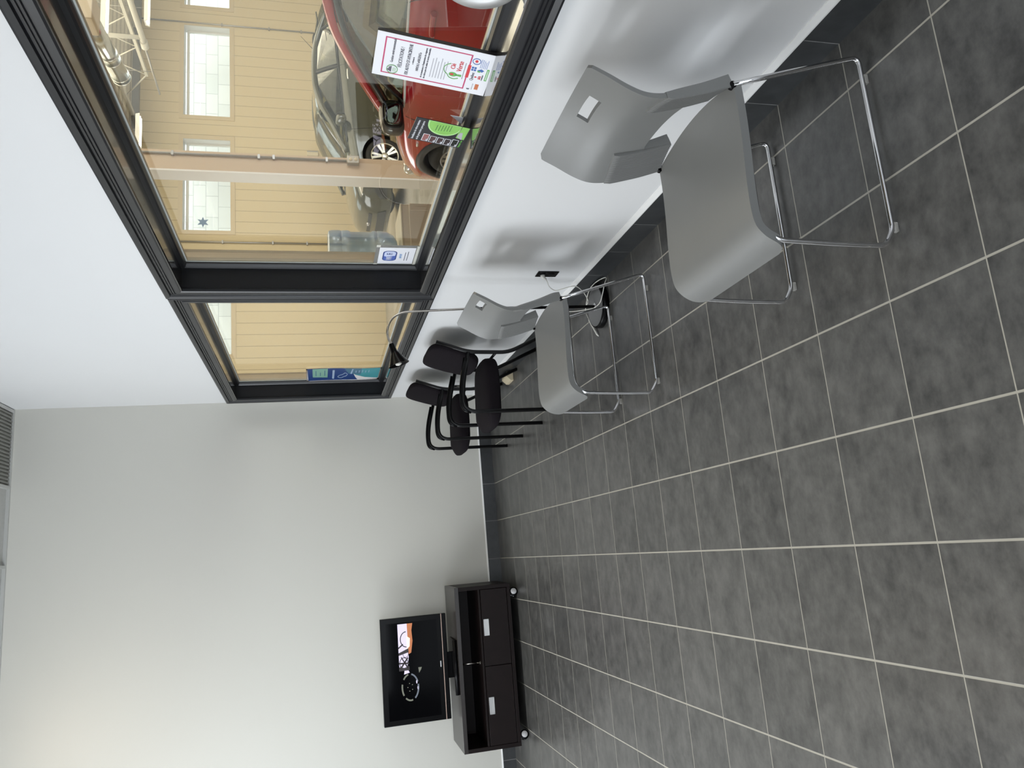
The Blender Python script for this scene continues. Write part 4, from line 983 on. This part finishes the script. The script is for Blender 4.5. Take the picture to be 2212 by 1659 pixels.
# ------------------------------------------------------------------ CARS
tyre = mat('tyre_rubber', (0.018,0.018,0.018), 0.7, noise=0.1, nscale=30); trimblack = mat('car_black_trim', (0.015,0.015,0.016), 0.35, noise=0.06)
cladding = mat('grey_cladding', (0.055,0.057,0.060), 0.5, noise=0.05); interior = mat('car_interior', (0.025,0.026,0.022), 0.8, noise=0.1)
lampg = mat('headlamp_glass', (0.75,0.75,0.72), 0.08, metal=0.7, noise=0.05)
seatm = mat('car_seat', (0.030,0.030,0.028), 0.8, noise=0.1)
def interp(tab, s):
    """smooth piecewise interpolation through a table of (s, values...)"""
    if s <= tab[0][0]: return tab[0][1:]
    if s >= tab[-1][0]: return tab[-1][1:]
    for i in range(len(tab)-1):
        if tab[i][0] <= s <= tab[i+1][0]:
            a, b = tab[i], tab[i+1]; pa = tab[i-1] if i > 0 else a; nb = tab[i+2] if i+2 < len(tab) else b
            t = (s-a[0])/(b[0]-a[0]); out = []
            for k in range(1, len(a)):
                ma = (b[k]-pa[k])/(b[0]-pa[0])*(b[0]-a[0]); mb = (nb[k]-a[k])/(nb[0]-a[0])*(b[0]-a[0])
                out.append((2*t**3-3*t*t+1)*a[k] + (t**3-2*t*t+t)*ma + (-2*t**3+3*t*t)*b[k] + (t**3-t*t)*mb)
            return out
def car(name, label, loc, rot, paint, body, roofline, beltline, glassbase, wheels, wr, rimr, detail):
    """body: (s, halfwidth, z shoulder, z centre top, z bottom); +s is the front. local x forward, y left"""
    t = thing(name, label, 'car', loc, rot)
    s0, s1 = body[0][0], body[-1][0]; NS = 84
    bm = new(); rings = []
    for i in range(NS+1):
        s = s0 + (s1-s0)*i/NS
        w, zs, zt, zb = interp(body, s)
        h = zs-zb
        half = [(0.0, zb), (w*0.80, zb), (w*0.955, zb+0.03), (w*0.985, zb+h*0.18), (w*1.0, zb+h*0.36), (w*1.002, zb+h*0.52), (w*0.992, zb+h*0.66), (w*0.985, zb+h*0.72), (w*0.990, zb+h*0.80), (w*0.965, zb+h*0.92),
                (w*0.930, zs), (w*0.86, zs+(zt-zs)*0.35), (w*0.70, zs+(zt-zs)*0.68), (w*0.40, zs+(zt-zs)*0.93), (0.0, zt)]
        ring = [(s, y, z) for y, z in half] + [(s, -y, z) for y, z in half[-2:0:-1]]
        rings.append([bm.verts.new(p) for p in ring])
    n = len(rings[0])
    for A, B in zip(rings, rings[1:]):
        for k in range(n): bm.faces.new((A[k], A[(k+1) % n], B[(k+1) % n], B[k])).smooth = True
    bm.faces.new(list(reversed(rings[0]))); bm.faces.new(rings[-1]); bmesh.ops.recalc_face_normals(bm, faces=bm.faces[:])
    bo = obj('car_body', bm, [paint, trimblack], t)
    # wheel openings
    cutters = []
    for wx in wheels:
        cm = new(); lathe(cm, [(wr+0.045, -1.2), (wr+0.045, 1.2)], 48, Matrix.Translation((wx,0,wr)) @ Euler((PI/2,0,0)).to_matrix().to_4x4()); bmesh.ops.recalc_face_normals(cm, faces=cm.faces[:])
        for f_ in cm.faces: f_.material_index = 1
        me = bpy.data.meshes.new('c'); cm.to_mesh(me); cm.free(); me.materials.append(paint); me.materials.append(trimblack)
        co = bpy.data.objects.new('c', me); S.collection.objects.link(co); cutters.append(co)
        md = bo.modifiers.new('cut', 'BOOLEAN'); md.operation = 'DIFFERENCE'; md.object = co; md.solver = 'EXACT'
        co.matrix_world = Matrix.Identity(4)
    tmp = t.matrix_world.copy(); bo.parent = None; bo.matrix_world = Matrix.Identity(4); bpy.context.view_layer.update()
    dg = bpy.context.evaluated_depsgraph_get(); me = bpy.data.meshes.new_from_object(bo.evaluated_get(dg))
    bo.modifiers.clear(); bo.data = me; bo.parent = t; bo.matrix_world = Matrix.Identity(4); bo.matrix_parent_inverse = Matrix.Identity(4); bo.matrix_basis = Matrix.Identity(4)
    for co in cutters: bpy.data.objects.remove(co)
    for p in me.polygons: p.use_smooth = True
    me.set_sharp_from_angle(angle=math.radians(38))
    # roof skin
    def wroof(s): return interp(roofline, s)[1]
    def zroof(s): return interp(roofline, s)[0]
    def side_y(s, z):
        """half width of the glasshouse at height z"""
        zb_, wb = interp(beltline, s); zr, wrf = interp(roofline, s)
        k = min(1.0, max(0.0, (z-zb_)/max(0.05, (detail['ztop']-zb_)))); return wb + (detail['wtop']-wb)*k**1.25
    r0_, r1_ = detail['roof']
    bm = new(); up = []; lo = []
    NX, NY = 26, 14
    for i in range(NX+1):
        s = r0_ + (r1_-r0_)*i/NX; zr, wf = interp(roofline, s); a = []; b2 = []
        for j in range(NY+1):
            v = 2*j/NY-1; y = wf*v; z = zr - 0.055*abs(v)**3.0
            a.append(bm.verts.new((s,y,z))); b2.append(bm.verts.new((s,y*0.985,z-0.035)))
        up.append(a); lo.append(b2)
    for i in range(NX):
        for j in range(NY):
            bm.faces.new((up[i][j],up[i+1][j],up[i+1][j+1],up[i][j+1])).smooth = True; bm.faces.new((lo[i][j],lo[i][j+1],lo[i+1][j+1],lo[i+1][j])).smooth = True
        for j in (0, NY): bm.faces.new((up[i][j],up[i+1][j],lo[i+1][j],lo[i][j]))
    for i in (0, NX):
        for j in range(NY): bm.faces.new((up[i][j],up[i][j+1],lo[i][j+1],lo[i][j]))
    bmesh.ops.recalc_face_normals(bm, faces=bm.faces[:]); obj('roof', bm, paint, t, smooth=True)
    # side glass, pillars and frames
    for sd in (1, -1):
        for nm, poly in detail['side_glass']:
            bm = new(); vo = [bm.verts.new((s, sd*(side_y(s, z)-0.006), z)) for s, z in poly]; bm.faces.new(vo)
            bmesh.ops.solidify(bm, geom=bm.faces[:], thickness=0.004); bmesh.ops.recalc_face_normals(bm, faces=bm.faces[:]); obj('side_window', bm, M_['carglass'], t)
        for nm, pl, wd, m in detail['pillars']:
            # strip of constant width following the side surface
            bm = new(); A = []; B = []
            pp = spline([(s, 0, z) for s, z in pl], 8)
            for i, p in enumerate(pp):
                d = (pp[min(i+1, len(pp)-1)]-pp[max(0, i-1)]).normalized(); nn = Vector((-d.z, 0, d.x))*wd
                w_ = wd
                for L_, q in ((A, p+nn), (B, p-nn)):
                    yy = side_y(q.x, q.z)
                    L_.append((bm.verts.new((q.x, sd*(yy+0.004), q.z)), bm.verts.new((q.x, sd*(yy-0.035), q.z))))
            for i in range(len(pp)-1):
                bm.faces.new((A[i][0],A[i+1][0],B[i+1][0],B[i][0])).smooth = True; bm.faces.new((A[i][1],B[i][1],B[i+1][1],A[i+1][1])).smooth = True
                bm.faces.new((A[i][0],A[i][1],A[i+1][1],A[i+1][0])); bm.faces.new((B[i][0],B[i+1][0],B[i+1][1],B[i][1]))
            for q in (0, -1): bm.faces.new((A[q][0],B[q][0],B[q][1],A[q][1]))
            bmesh.ops.recalc_face_normals(bm, faces=bm.faces[:]); obj(nm, bm, m, t)
    # windshield and rear glass
    for nm, (sa, za, wa), (sb, zb_, wb) in detail['screens']:
        bm = new(); rows = []
        for i in range(9):
            f_ = i/8; row = []
            for j in range(13):
                v = 2*j/12-1; w_ = wa+(wb-wa)*f_; bow = (1-v*v)
                row.append(bm.verts.new((sa+(sb-sa)*f_ + detail.get('bow', 0.10)*bow*(1 if sa > sb else -1)*(1-f_*0.6), w_*v, za+(zb_-za)*f_ + 0.03*math.sin(PI*f_) + 0.035*bow*f_)))
            rows.append(row)
        for A, B in zip(rows, rows[1:]):
            for j in range(12): bm.faces.new((A[j],A[j+1],B[j+1],B[j])).smooth = True
        bmesh.ops.solidify(bm, geom=bm.faces[:], thickness=0.004); obj(nm, bm, M_['carglass'], t)
    # dark cabin floor at belt height and seats
    bm = new(); fl = detail['roof']; pts_ = []
    sA, sB = detail['cabin']
    NN = 12
    for sd in (1, -1):
        for i in range(NN+1):
            s = sA+(sB-sA)*(i/NN if sd == 1 else 1-i/NN); pts_.append((s, sd*(interp(beltline, s)[1]-0.03)))
    prism(bm, pts_, detail['zfloor'], detail['zfloor']+0.02, 'z'); obj('cabin_floor', bm, interior, t)
    for sx_ in detail['seats']:
        for yy in (-0.36, 0.36):
            bm = new(); superbox(bm, 0.11, 0.25, 0.30, 0.45, 12, 20); o = obj('car_seat', bm, seatm, t, loc=(sx_, yy, detail['zfloor']+0.10)); o.rotation_euler = (0, -0.22, 0)
            bm = new(); superbox(bm, 0.06, 0.14, 0.10, 0.5, 10, 16); obj('headrest', bm, seatm, o, loc=(-0.02, 0, 0.36))
    bm = new(); ra_, rb_ = detail['roof']
    for sd in (1, -1):
        prof_ = [(s_, zroof(s_)-0.055) for s_ in [ra_+(rb_-ra_)*k/12 for k in range(13)]]; poly = prof_ + [(s_, z_-0.075) for s_, z_ in prof_[::-1]]
        y_ = wroof(0)-0.06; prism(bm, poly, *( (y_-0.03, y_) if sd == 1 else (-y_, -y_+0.03)), 'y')
    poly = [(s_, zroof(s_)-0.05) for s_ in [ra_+0.05+(rb_-ra_-0.1)*k/12 for k in range(13)]]; poly = poly + [(s_, z_-0.012) for s_, z_ in poly[::-1]]
    prism(bm, poly, -wroof(0)+0.03, wroof(0)-0.03, 'y'); obj('headliner', bm, interior, t)
    # door tops at belt height
    for sd in (1, -1):
        bm = new(); q_ = [sA+(sB-sA)*k/14 for k in range(15)]; pl_ = [(s_, detail['zfloor']+0.0) for s_ in q_] + [(s_, interp(beltline, s_)[0]+0.015) for s_ in q_[::-1]]
        A = [bm.verts.new((s_, sd*(interp(beltline, s_)[1]-0.05), z_)) for s_, z_ in pl_]; B = [bm.verts.new((s_, sd*(interp(beltline, s_)[1]-0.09), z_)) for s_, z_ in pl_]
        n_ = len(A)
        bm.faces.new(A); bm.faces.new(B[::-1])
        for k in range(n_): bm.faces.new((A[k], B[k], B[(k+1) % n_], A[(k+1) % n_]))
        bmesh.ops.recalc_face_normals(bm, faces=bm.faces[:]); obj('door_lining', bm, interior, t)
    # wheels
    for wx in wheels:
        for sd in (1, -1):
            W_ = detail['track']
            m4 = Matrix.Translation((wx, sd*W_, wr)) @ Euler((-sd*PI/2, 0, 0)).to_matrix().to_4x4()
            bm = new(); lathe(bm, [(rimr*0.98,-0.19),(wr-0.03,-0.19),(wr-0.005,-0.17),(wr,-0.10),(wr-0.005,-0.03),(wr-0.03,-0.006),(rimr+0.012,0.0),(rimr*0.98,-0.012)], 48, m4, cap=False); wh = obj('tyre', bm, tyre, t, smooth=True)
            bm = new(); lathe(bm, [(rimr,-0.15),(rimr,-0.004),(rimr-0.012,-0.004),(rimr-0.018,-0.02),(rimr-0.022,-0.12)], 48, m4, cap=False)
            for k in range(10):
                a = k*2*PI/10 + (0.13 if k % 2 else -0.13); c_, s_ = math.cos(a), math.sin(a)
                p0 = m4 @ Vector((0.035*c_, 0.035*s_, -0.020)); p1 = m4 @ Vector(((rimr-0.010)*c_, (rimr-0.010)*s_, -0.012))
                tang = (m4.to_3x3() @ Vector((-s_, c_, 0))); ax_ = m4.to_3x3() @ Vector((0,0,1)); rad = (p1-p0)
                v = []
                for P_, hw in ((p0, 0.013), (p1, 0.023)):
                    for q in (-1, 1):
                        for e in (0, -0.022): v.append(bm.verts.new(P_ + tang*hw*q + ax_*e))
                for f_ in ((0,2,6,4),(1,5,7,3),(0,4,5,1),(2,3,7,6),(4,6,7,5),(0,1,3,2)): bm.faces.new([v[i] for i in f_])
            lathe(bm, [(0.055,-0.03),(0.055,-0.010),(0.035,-0.004),(0.0,-0.004)], 24, m4, cap=False)
            bmesh.ops.recalc_face_normals(bm, faces=bm.faces[:]); obj('wheel_rim', bm, detail['rim'], wh)
            bm = new(); lathe(bm, [(rimr*0.97,-0.10),(0.0,-0.10)], 32, m4, cap=False); obj('brake_disc', bm, trimblack, wh)
            bm = new()
            for k in range(5):
                a = k*2*PI/5; lathe(bm, [(0.009,-0.012),(0.009,-0.004),(0.0,-0.004)], 10, m4 @ Matrix.Translation((0.038*math.cos(a)*1.25, 0.038*math.sin(a)*1.25, 0)), cap=False)
            obj('wheel_nut', bm, M_['galv'], wh)
    # helper that projects (s,z) on the body side
    def body_y(s, z):
        w, zs, zt, zb = interp(body, s); k = (z-zb)/(zs-zb)
        tab = [(-0.1,0.955),(0.0,0.955),(0.18,0.985),(0.36,1.0),(0.52,1.002),(0.66,0.992),(0.72,0.985),(0.80,0.990),(0.92,0.965),(1.0,0.93),(1.1,0.90)]
        for (a, va), (b_, vb) in zip(tab, tab[1:]):
            if a <= k <= b_: return w*(va+(vb-va)*(k-a)/(b_-a))
        return w*0.93
    def on_side(nm, path, r, m, off=0.0, sides=(1, -1), flat=1.0):
        for sd in sides:
            bm = new(); tube(bm, [(p.x, sd*(body_y(p.x, p.z)+off), p.z) for p in spline([(s,0,z) for s, z in path], 6)], r, 8, flat=flat); obj(nm, bm, m, t)
    for nm, path, r, m, off in detail['lines']: on_side(nm, path, r, m, off)
    if 'arch' in detail:
        for wx in wheels:
            for sd in (1, -1):
                bm = new(); ra, rb = wr+0.040, wr+0.100; A = []; n_ = 36
                for k in range(n_+1):
                    a = -0.35 + (PI+0.70)*k/n_; row = []
                    for r_, o_ in ((ra,-0.03),(ra,0.006),((ra+rb)/2,0.012),(rb,0.004),(rb,-0.03)):
                        s = wx+r_*math.cos(a); z = wr+r_*math.sin(a); zc = max(z, interp(body, s)[3]); row.append(bm.verts.new((s, sd*(body_y(s, zc)+o_), zc)))
                    A.append(row)
                for P_, Q_ in zip(A, A[1:]):
                    for k in range(4): bm.faces.new((P_[k],P_[k+1],Q_[k+1],Q_[k])).smooth = True
                bmesh.ops.recalc_face_normals(bm, faces=bm.faces[:]); obj('wheel_arch_trim', bm, detail['arch'], t)
    # mirrors
    for sd in (1, -1):
        mx_, mz_ = detail['mirror']; my = side_y(mx_, mz_)+0.12
        bm = new(); superbox(bm, 0.075, 0.118, 0.084, 0.62, 14, 24, lambda p: Vector((p.x*(1-0.25*abs(p.y)/0.115) + 0.03*abs(p.y)/0.115*0, p.y, p.z - 0.012*p.y/0.115*sd)))
        mo = obj('door_mirror', bm, detail.get('mirror_mat', paint), t, loc=(mx_, sd*my, mz_+0.02))
        bm = new(); superbox(bm, 0.012, 0.110, 0.074, 0.62, 10, 24); o = obj('mirror_surround', bm, trimblack, mo, loc=(-0.066, 0, -0.002))
        bm = new(); superbox(bm, 0.004, 0.090, 0.057, 0.55, 8, 24); obj('mirror_glass', bm, mat('mirror_silver', (0.20,0.23,0.20), 0.03, metal=1.0, noise=0.02), mo, loc=(-0.078, 0, -0.003))
        bm = new(); obox(bm, (mx_+0.005, sd*(my-0.12), mz_-0.045), (0.03,0,0), (0,0.03,0), (0,0,0.022)); obj('mirror_foot', bm, trimblack, t, bevel=0.006)
    return t, body_y, side_y

# green sedan: parked across the back of the workshop, nose towards the waiting room
gpaint = mat('olive_green_paint', (0.042, 0.044, 0.024), 0.18, metal=0.2, noise=0.03, nscale=3, coat=1.0)
gbody = [(-2.26,0.60,0.62,0.66,0.34),(-2.22,0.72,0.80,0.86,0.26),(-2.10,0.80,0.98,1.06,0.24),(-1.80,0.86,1.03,1.11,0.22),(-1.35,0.885,1.04,1.10,0.20),(-0.6,0.888,1.00,1.03,0.19),(0.2,0.888,0.96,0.98,0.19),
         (0.75,0.885,0.925,0.99,0.19),(1.25,0.880,0.87,0.945,0.20),(1.70,0.850,0.79,0.87,0.20),(1.96,0.790,0.71,0.80,0.20),(2.08,0.68,0.63,0.74,0.21),(2.15,0.48,0.54,0.66,0.23),(2.185,0.26,0.48,0.57,0.27)]
groof = [(-2.0,1.10,0.55),(-1.45,1.29,0.60),(-1.0,1.385,0.61),(-0.45,1.425,0.62),(0.05,1.42,0.62),(0.45,1.36,0.62),(0.75,1.26,0.63),(1.3,0.98,0.70)]
gbelt = [(-2.0,1.06,0.80),(-1.2,1.055,0.815),(-0.4,1.015,0.825),(0.4,0.965,0.825),(1.0,0.93,0.80),(1.35,0.92,0.77)]
gd = dict(ztop=1.40, wtop=0.60, roof=(-1.30,0.42), cabin=(-1.5,0.95), zfloor=0.86, seats=(-0.10,-0.95), track=0.868, rim=mat('alloy_rim', (0.62,0.60,0.52), 0.28, metal=0.9, noise=0.04),
     side_glass=[('f',[(0.95,0.945),(0.62,1.08),(0.30,1.235),(0.02,1.33),(-0.20,1.35),(-0.24,1.03)]),('r',[(-0.31,1.03),(-0.29,1.35),(-0.70,1.33),(-0.98,1.24),(-1.08,1.075)]),('q',[(-1.11,1.08),(-1.02,1.22),(-1.20,1.14),(-1.36,1.09)])],
     pillars=[('a_pillar',[(1.28,0.925),(0.78,1.13),(0.42,1.285),(0.05,1.385),(-0.30,1.405),(-0.75,1.375),(-1.10,1.28),(-1.42,1.15)],0.036,gpaint),
              ('b_pillar',[(-0.265,1.00),(-0.255,1.37)],0.030,trimblack),('c_pillar',[(-1.10,1.05),(-1.03,1.26)],0.018,trimblack),
              ('belt_trim',[(1.10,0.915),(0.4,0.958),(-0.4,1.012),(-1.2,1.056),(-1.45,1.085)],0.012,trimblack),
              ('c_pillar',[(-1.38,1.07),(-1.30,1.19)],0.10,gpaint),('rear_quarter',[(-1.95,1.06),(-1.62,1.10),(-1.40,1.14)],0.055,gpaint)],
     screens=[('windshield',(1.22,0.945,0.70),(0.38,1.375,0.60)),('rear_screen',(-1.95,1.08,0.62),(-1.22,1.335,0.58))], mirror=(0.80,0.985),
     lines=[('door_seam',[(0.92,0.90),(0.90,0.60),(0.86,0.30)],0.004,trimblack,0.0),('door_seam',[(-0.27,0.98),(-0.27,0.60),(-0.25,0.30)],0.004,trimblack,0.0),('door_seam',[(-1.22,1.00),(-1.12,0.75),(-0.98,0.45)],0.004,trimblack,0.0),
            ('door_handle',[(0.02,0.86),(-0.06,0.867),(-0.17,0.865)],0.013,lampg,0.016),('door_handle',[(-0.95,0.90),(-1.03,0.908),(-1.14,0.905)],0.013,lampg,0.016)])
GX = 6.39
car_g, gby, gsy = car('green_sedan', 'olive green four-door sedan parked by the far wall, partly behind the tan column', (GX, 5.52, 0), PI, gpaint, gbody, groof, gbelt, None, (1.365,-1.365), 0.318, 0.225, gd)
t = car_g
def nose_pt(y, z, off=0.0):
    """forward-most body point at given y,z"""
    q = 2.185
    while q > 1.2:
        w, zs, zt, zb = interp(gbody, q)
        if zb <= z <= zt and abs(y) <= (gby(q, z) if z <= zs else w*0.93*math.sqrt(max(0.0, (zt-z)/max(1e-3, zt-zs)))): break
        q -= 0.002
    return q+off
def side_patch(nm, poly, m, off=0.006):
    for sd in (1, -1):
        bm = new(); vs = [bm.verts.new((a_, 0, c_)) for a_, c_ in poly]; bm.faces.new(vs); bmesh.ops.triangulate(bm, faces=bm.faces[:]); bmesh.ops.subdivide_edges(bm, edges=bm.edges[:], cuts=4, use_grid_fill=True)
        for v in bm.verts: v.co.y = sd*(gby(v.co.x, v.co.z)+off)
        bmesh.ops.solidify(bm, geom=bm.faces[:], thickness=0.006)
        obj(nm, bm, m, t)
def nose_patch(nm, poly, m, off=0.006, cuts=3):
    bm = new(); vs = [bm.verts.new((0, y, z)) for y, z in poly]; bm.faces.new(vs); bmesh.ops.triangulate(bm, faces=bm.faces[:]); bmesh.ops.subdivide_edges(bm, edges=bm.edges[:], cuts=cuts, use_grid_fill=True)
    for v in bm.verts: v.co.x = nose_pt(v.co.y, v.co.z, off)
    for f_ in bm.faces: f_.smooth = True
    return obj(nm, bm, m, t)
dgrey = mat('grille_dark', (0.022,0.023,0.022), 0.4, noise=0.1)
nose_patch('upper_grille', [(-0.36,0.585),(0.36,0.585),(0.34,0.525),(-0.34,0.525)], dgrey, 0.008, 5)
nose_patch('lower_grille', [(-0.40,0.44),(0.40,0.44),(0.46,0.30),(-0.46,0.30)], dgrey, 0.008, 5)
side_patch('fog_opening', [(1.80,0.50),(1.98,0.50),(2.06,0.42),(2.06,0.30),(1.86,0.31)], dgrey)
for sd in (1, -1):
    bm = new(); superbox(bm, 0.20, 0.085, 0.050, 0.7, 12, 24); o = obj('headlamp', bm, lampg, t, loc=(1.86, sd*0.715, 0.705)); o.rotation_euler = (0, math.radians(16), -sd*math.radians(36))
bm = new(); pts_ = [(2.190, 0.055*math.cos(a), 0.575+0.028*math.sin(a)) for a in [k*2*PI/24 for k in range(24)]]; tube(bm, pts_, 0.006, 6, closed=True)
tube(bm, [(2.192,-0.028,0.555),(2.192,-0.018,0.595)], 0.006, 6); tube(bm, [(2.192,0.028,0.595),(2.192,0.018,0.555)], 0.006, 6); tube(bm, [(2.192,-0.022,0.578),(2.192,0.022,0.572)], 0.006, 6)
obj('front_badge', bm, M_['chrome'], t)
bm = new(); tube(bm, [(-1.02,0.10,1.365),(-1.30,0.10,1.60)], [0.007,0.003], 8); obj('antenna', bm, trimblack, t)
bm = new(); obox(bm, (-1.38,0,1.325), (0.09,0,-0.010), (0,0.56,0), (0.004,0,0.012)); obj('spoiler', bm, gpaint, t, bevel=0.006)

# red hatchback close to the window wall, facing away down the workshop
rpaint = mat('red_paint', (0.46, 0.014, 0.022), 0.18, metal=0.15, noise=0.02, nscale=3, coat=1.0)
rbody = [(-2.02,0.55,0.60,0.66,0.36),(-1.98,0.70,0.90,0.96,0.28),(-1.85,0.80,0.99,1.03,0.24),(-1.4,0.855,1.00,1.03,0.22),(-0.75,0.868,0.985,1.00,0.20),(0.0,0.868,0.945,0.955,0.19),(0.60,0.865,0.895,0.93,0.19),
         (1.00,0.860,0.865,0.945,0.19),(1.40,0.845,0.79,0.89,0.20),(1.70,0.790,0.70,0.82,0.20),(1.90,0.680,0.60,0.72,0.21),(2.02,0.50,0.50,0.60,0.23),(2.07,0.25,0.42,0.48,0.28)]
rroof = [(-1.9,1.20,0.56),(-1.3,1.41,0.59),(-0.8,1.465,0.61),(-0.3,1.470,0.61),(0.0,1.44,0.61),(0.35,1.33,0.62),(0.7,1.17,0.66),(1.1,0.95,0.72)]
rbelt = [(-1.9,1.02,0.78),(-1.0,0.99,0.805),(-0.2,0.950,0.812),(0.5,0.890,0.812),(0.95,0.860,0.79),(1.2,0.86,0.76)]
rd = dict(ztop=1.42, wtop=0.64, roof=(-1.55,0.12), cabin=(-1.7,0.75), zfloor=0.80, seats=(-0.30,-1.05), track=0.848, rim=mat('dark_alloy', (0.25,0.25,0.26), 0.3, metal=0.8, noise=0.04), arch=cladding, mirror_mat=mat('mirror_housing', (0.16,0.15,0.14), 0.15, metal=0.6, noise=0.05),
     side_glass=[('f',[(0.52,0.885),(0.30,1.05),(0.02,1.24),(-0.20,1.345),(-0.42,1.375),(-0.50,0.965)]),('t',[(0.86,0.865),(0.62,1.00),(0.42,1.08),(0.57,0.885)]),('r',[(-0.60,0.970),(-0.54,1.38),(-0.95,1.37),(-1.22,1.28),(-1.32,1.03)])],
     pillars=[('a_pillar',[(1.05,0.865),(0.66,1.075),(0.30,1.265),(0.0,1.385),(-0.40,1.435),(-0.90,1.425),(-1.30,1.33),(-1.60,1.18)],0.030,rpaint),
              ('window_frame',[(0.86,0.905),(0.58,1.045),(0.27,1.205),(-0.02,1.322),(-0.40,1.385),(-0.90,1.38),(-1.24,1.29)],0.020,trimblack),
              ('window_divider',[(0.555,0.895),(0.36,1.085)],0.013,trimblack),
              ('b_pillar',[(-0.55,0.97),(-0.50,1.38)],0.045,trimblack),('c_pillar',[(-1.45,1.02),(-1.38,1.30)],0.12,rpaint),
              ('belt_trim',[(0.62,0.880),(0.2,0.918),(-0.4,0.962),(-1.0,0.992),(-1.35,1.01)],0.008,M_['caulk'])],
     screens=[('windshield',(1.02,0.90,0.72),(0.10,1.42,0.60)),('rear_screen',(-1.88,1.05,0.60),(-1.45,1.36,0.58))], mirror=(0.62,0.955),
     lines=[('door_seam',[(-0.42,0.975),(-0.50,0.90),(-0.56,0.75),(-0.60,0.50),(-0.58,0.30)],0.003,trimblack,0.0),('door_seam',[(0.72,0.86),(0.74,0.60),(0.70,0.30)],0.003,trimblack,0.0),
            ('door_handle',[(-0.25,0.812),(-0.34,0.822),(-0.44,0.826)],0.020,rpaint,0.022),('fender_lamp',[(1.02,0.74),(1.07,0.735)],0.010,lampg,0.002)])
car_r, rby, rsy = car('red_hatchback', 'glossy red hatchback with grey wheel-arch trim right behind the window glass', (2.515, -2.52, 0), PI/2, rpaint, rbody, rroof, rbelt, None, (1.27,-1.27), 0.310, 0.215, rd)
t = car_r
for sd in (1, -1):
    bm = new(); superbox(bm, 0.17, 0.08, 0.055, 0.7, 12, 24); o = obj('headlamp', bm, lampg, t, loc=(1.72, sd*0.655, 0.70)); o.rotation_euler = (0, math.radians(14), -sd*math.radians(30))
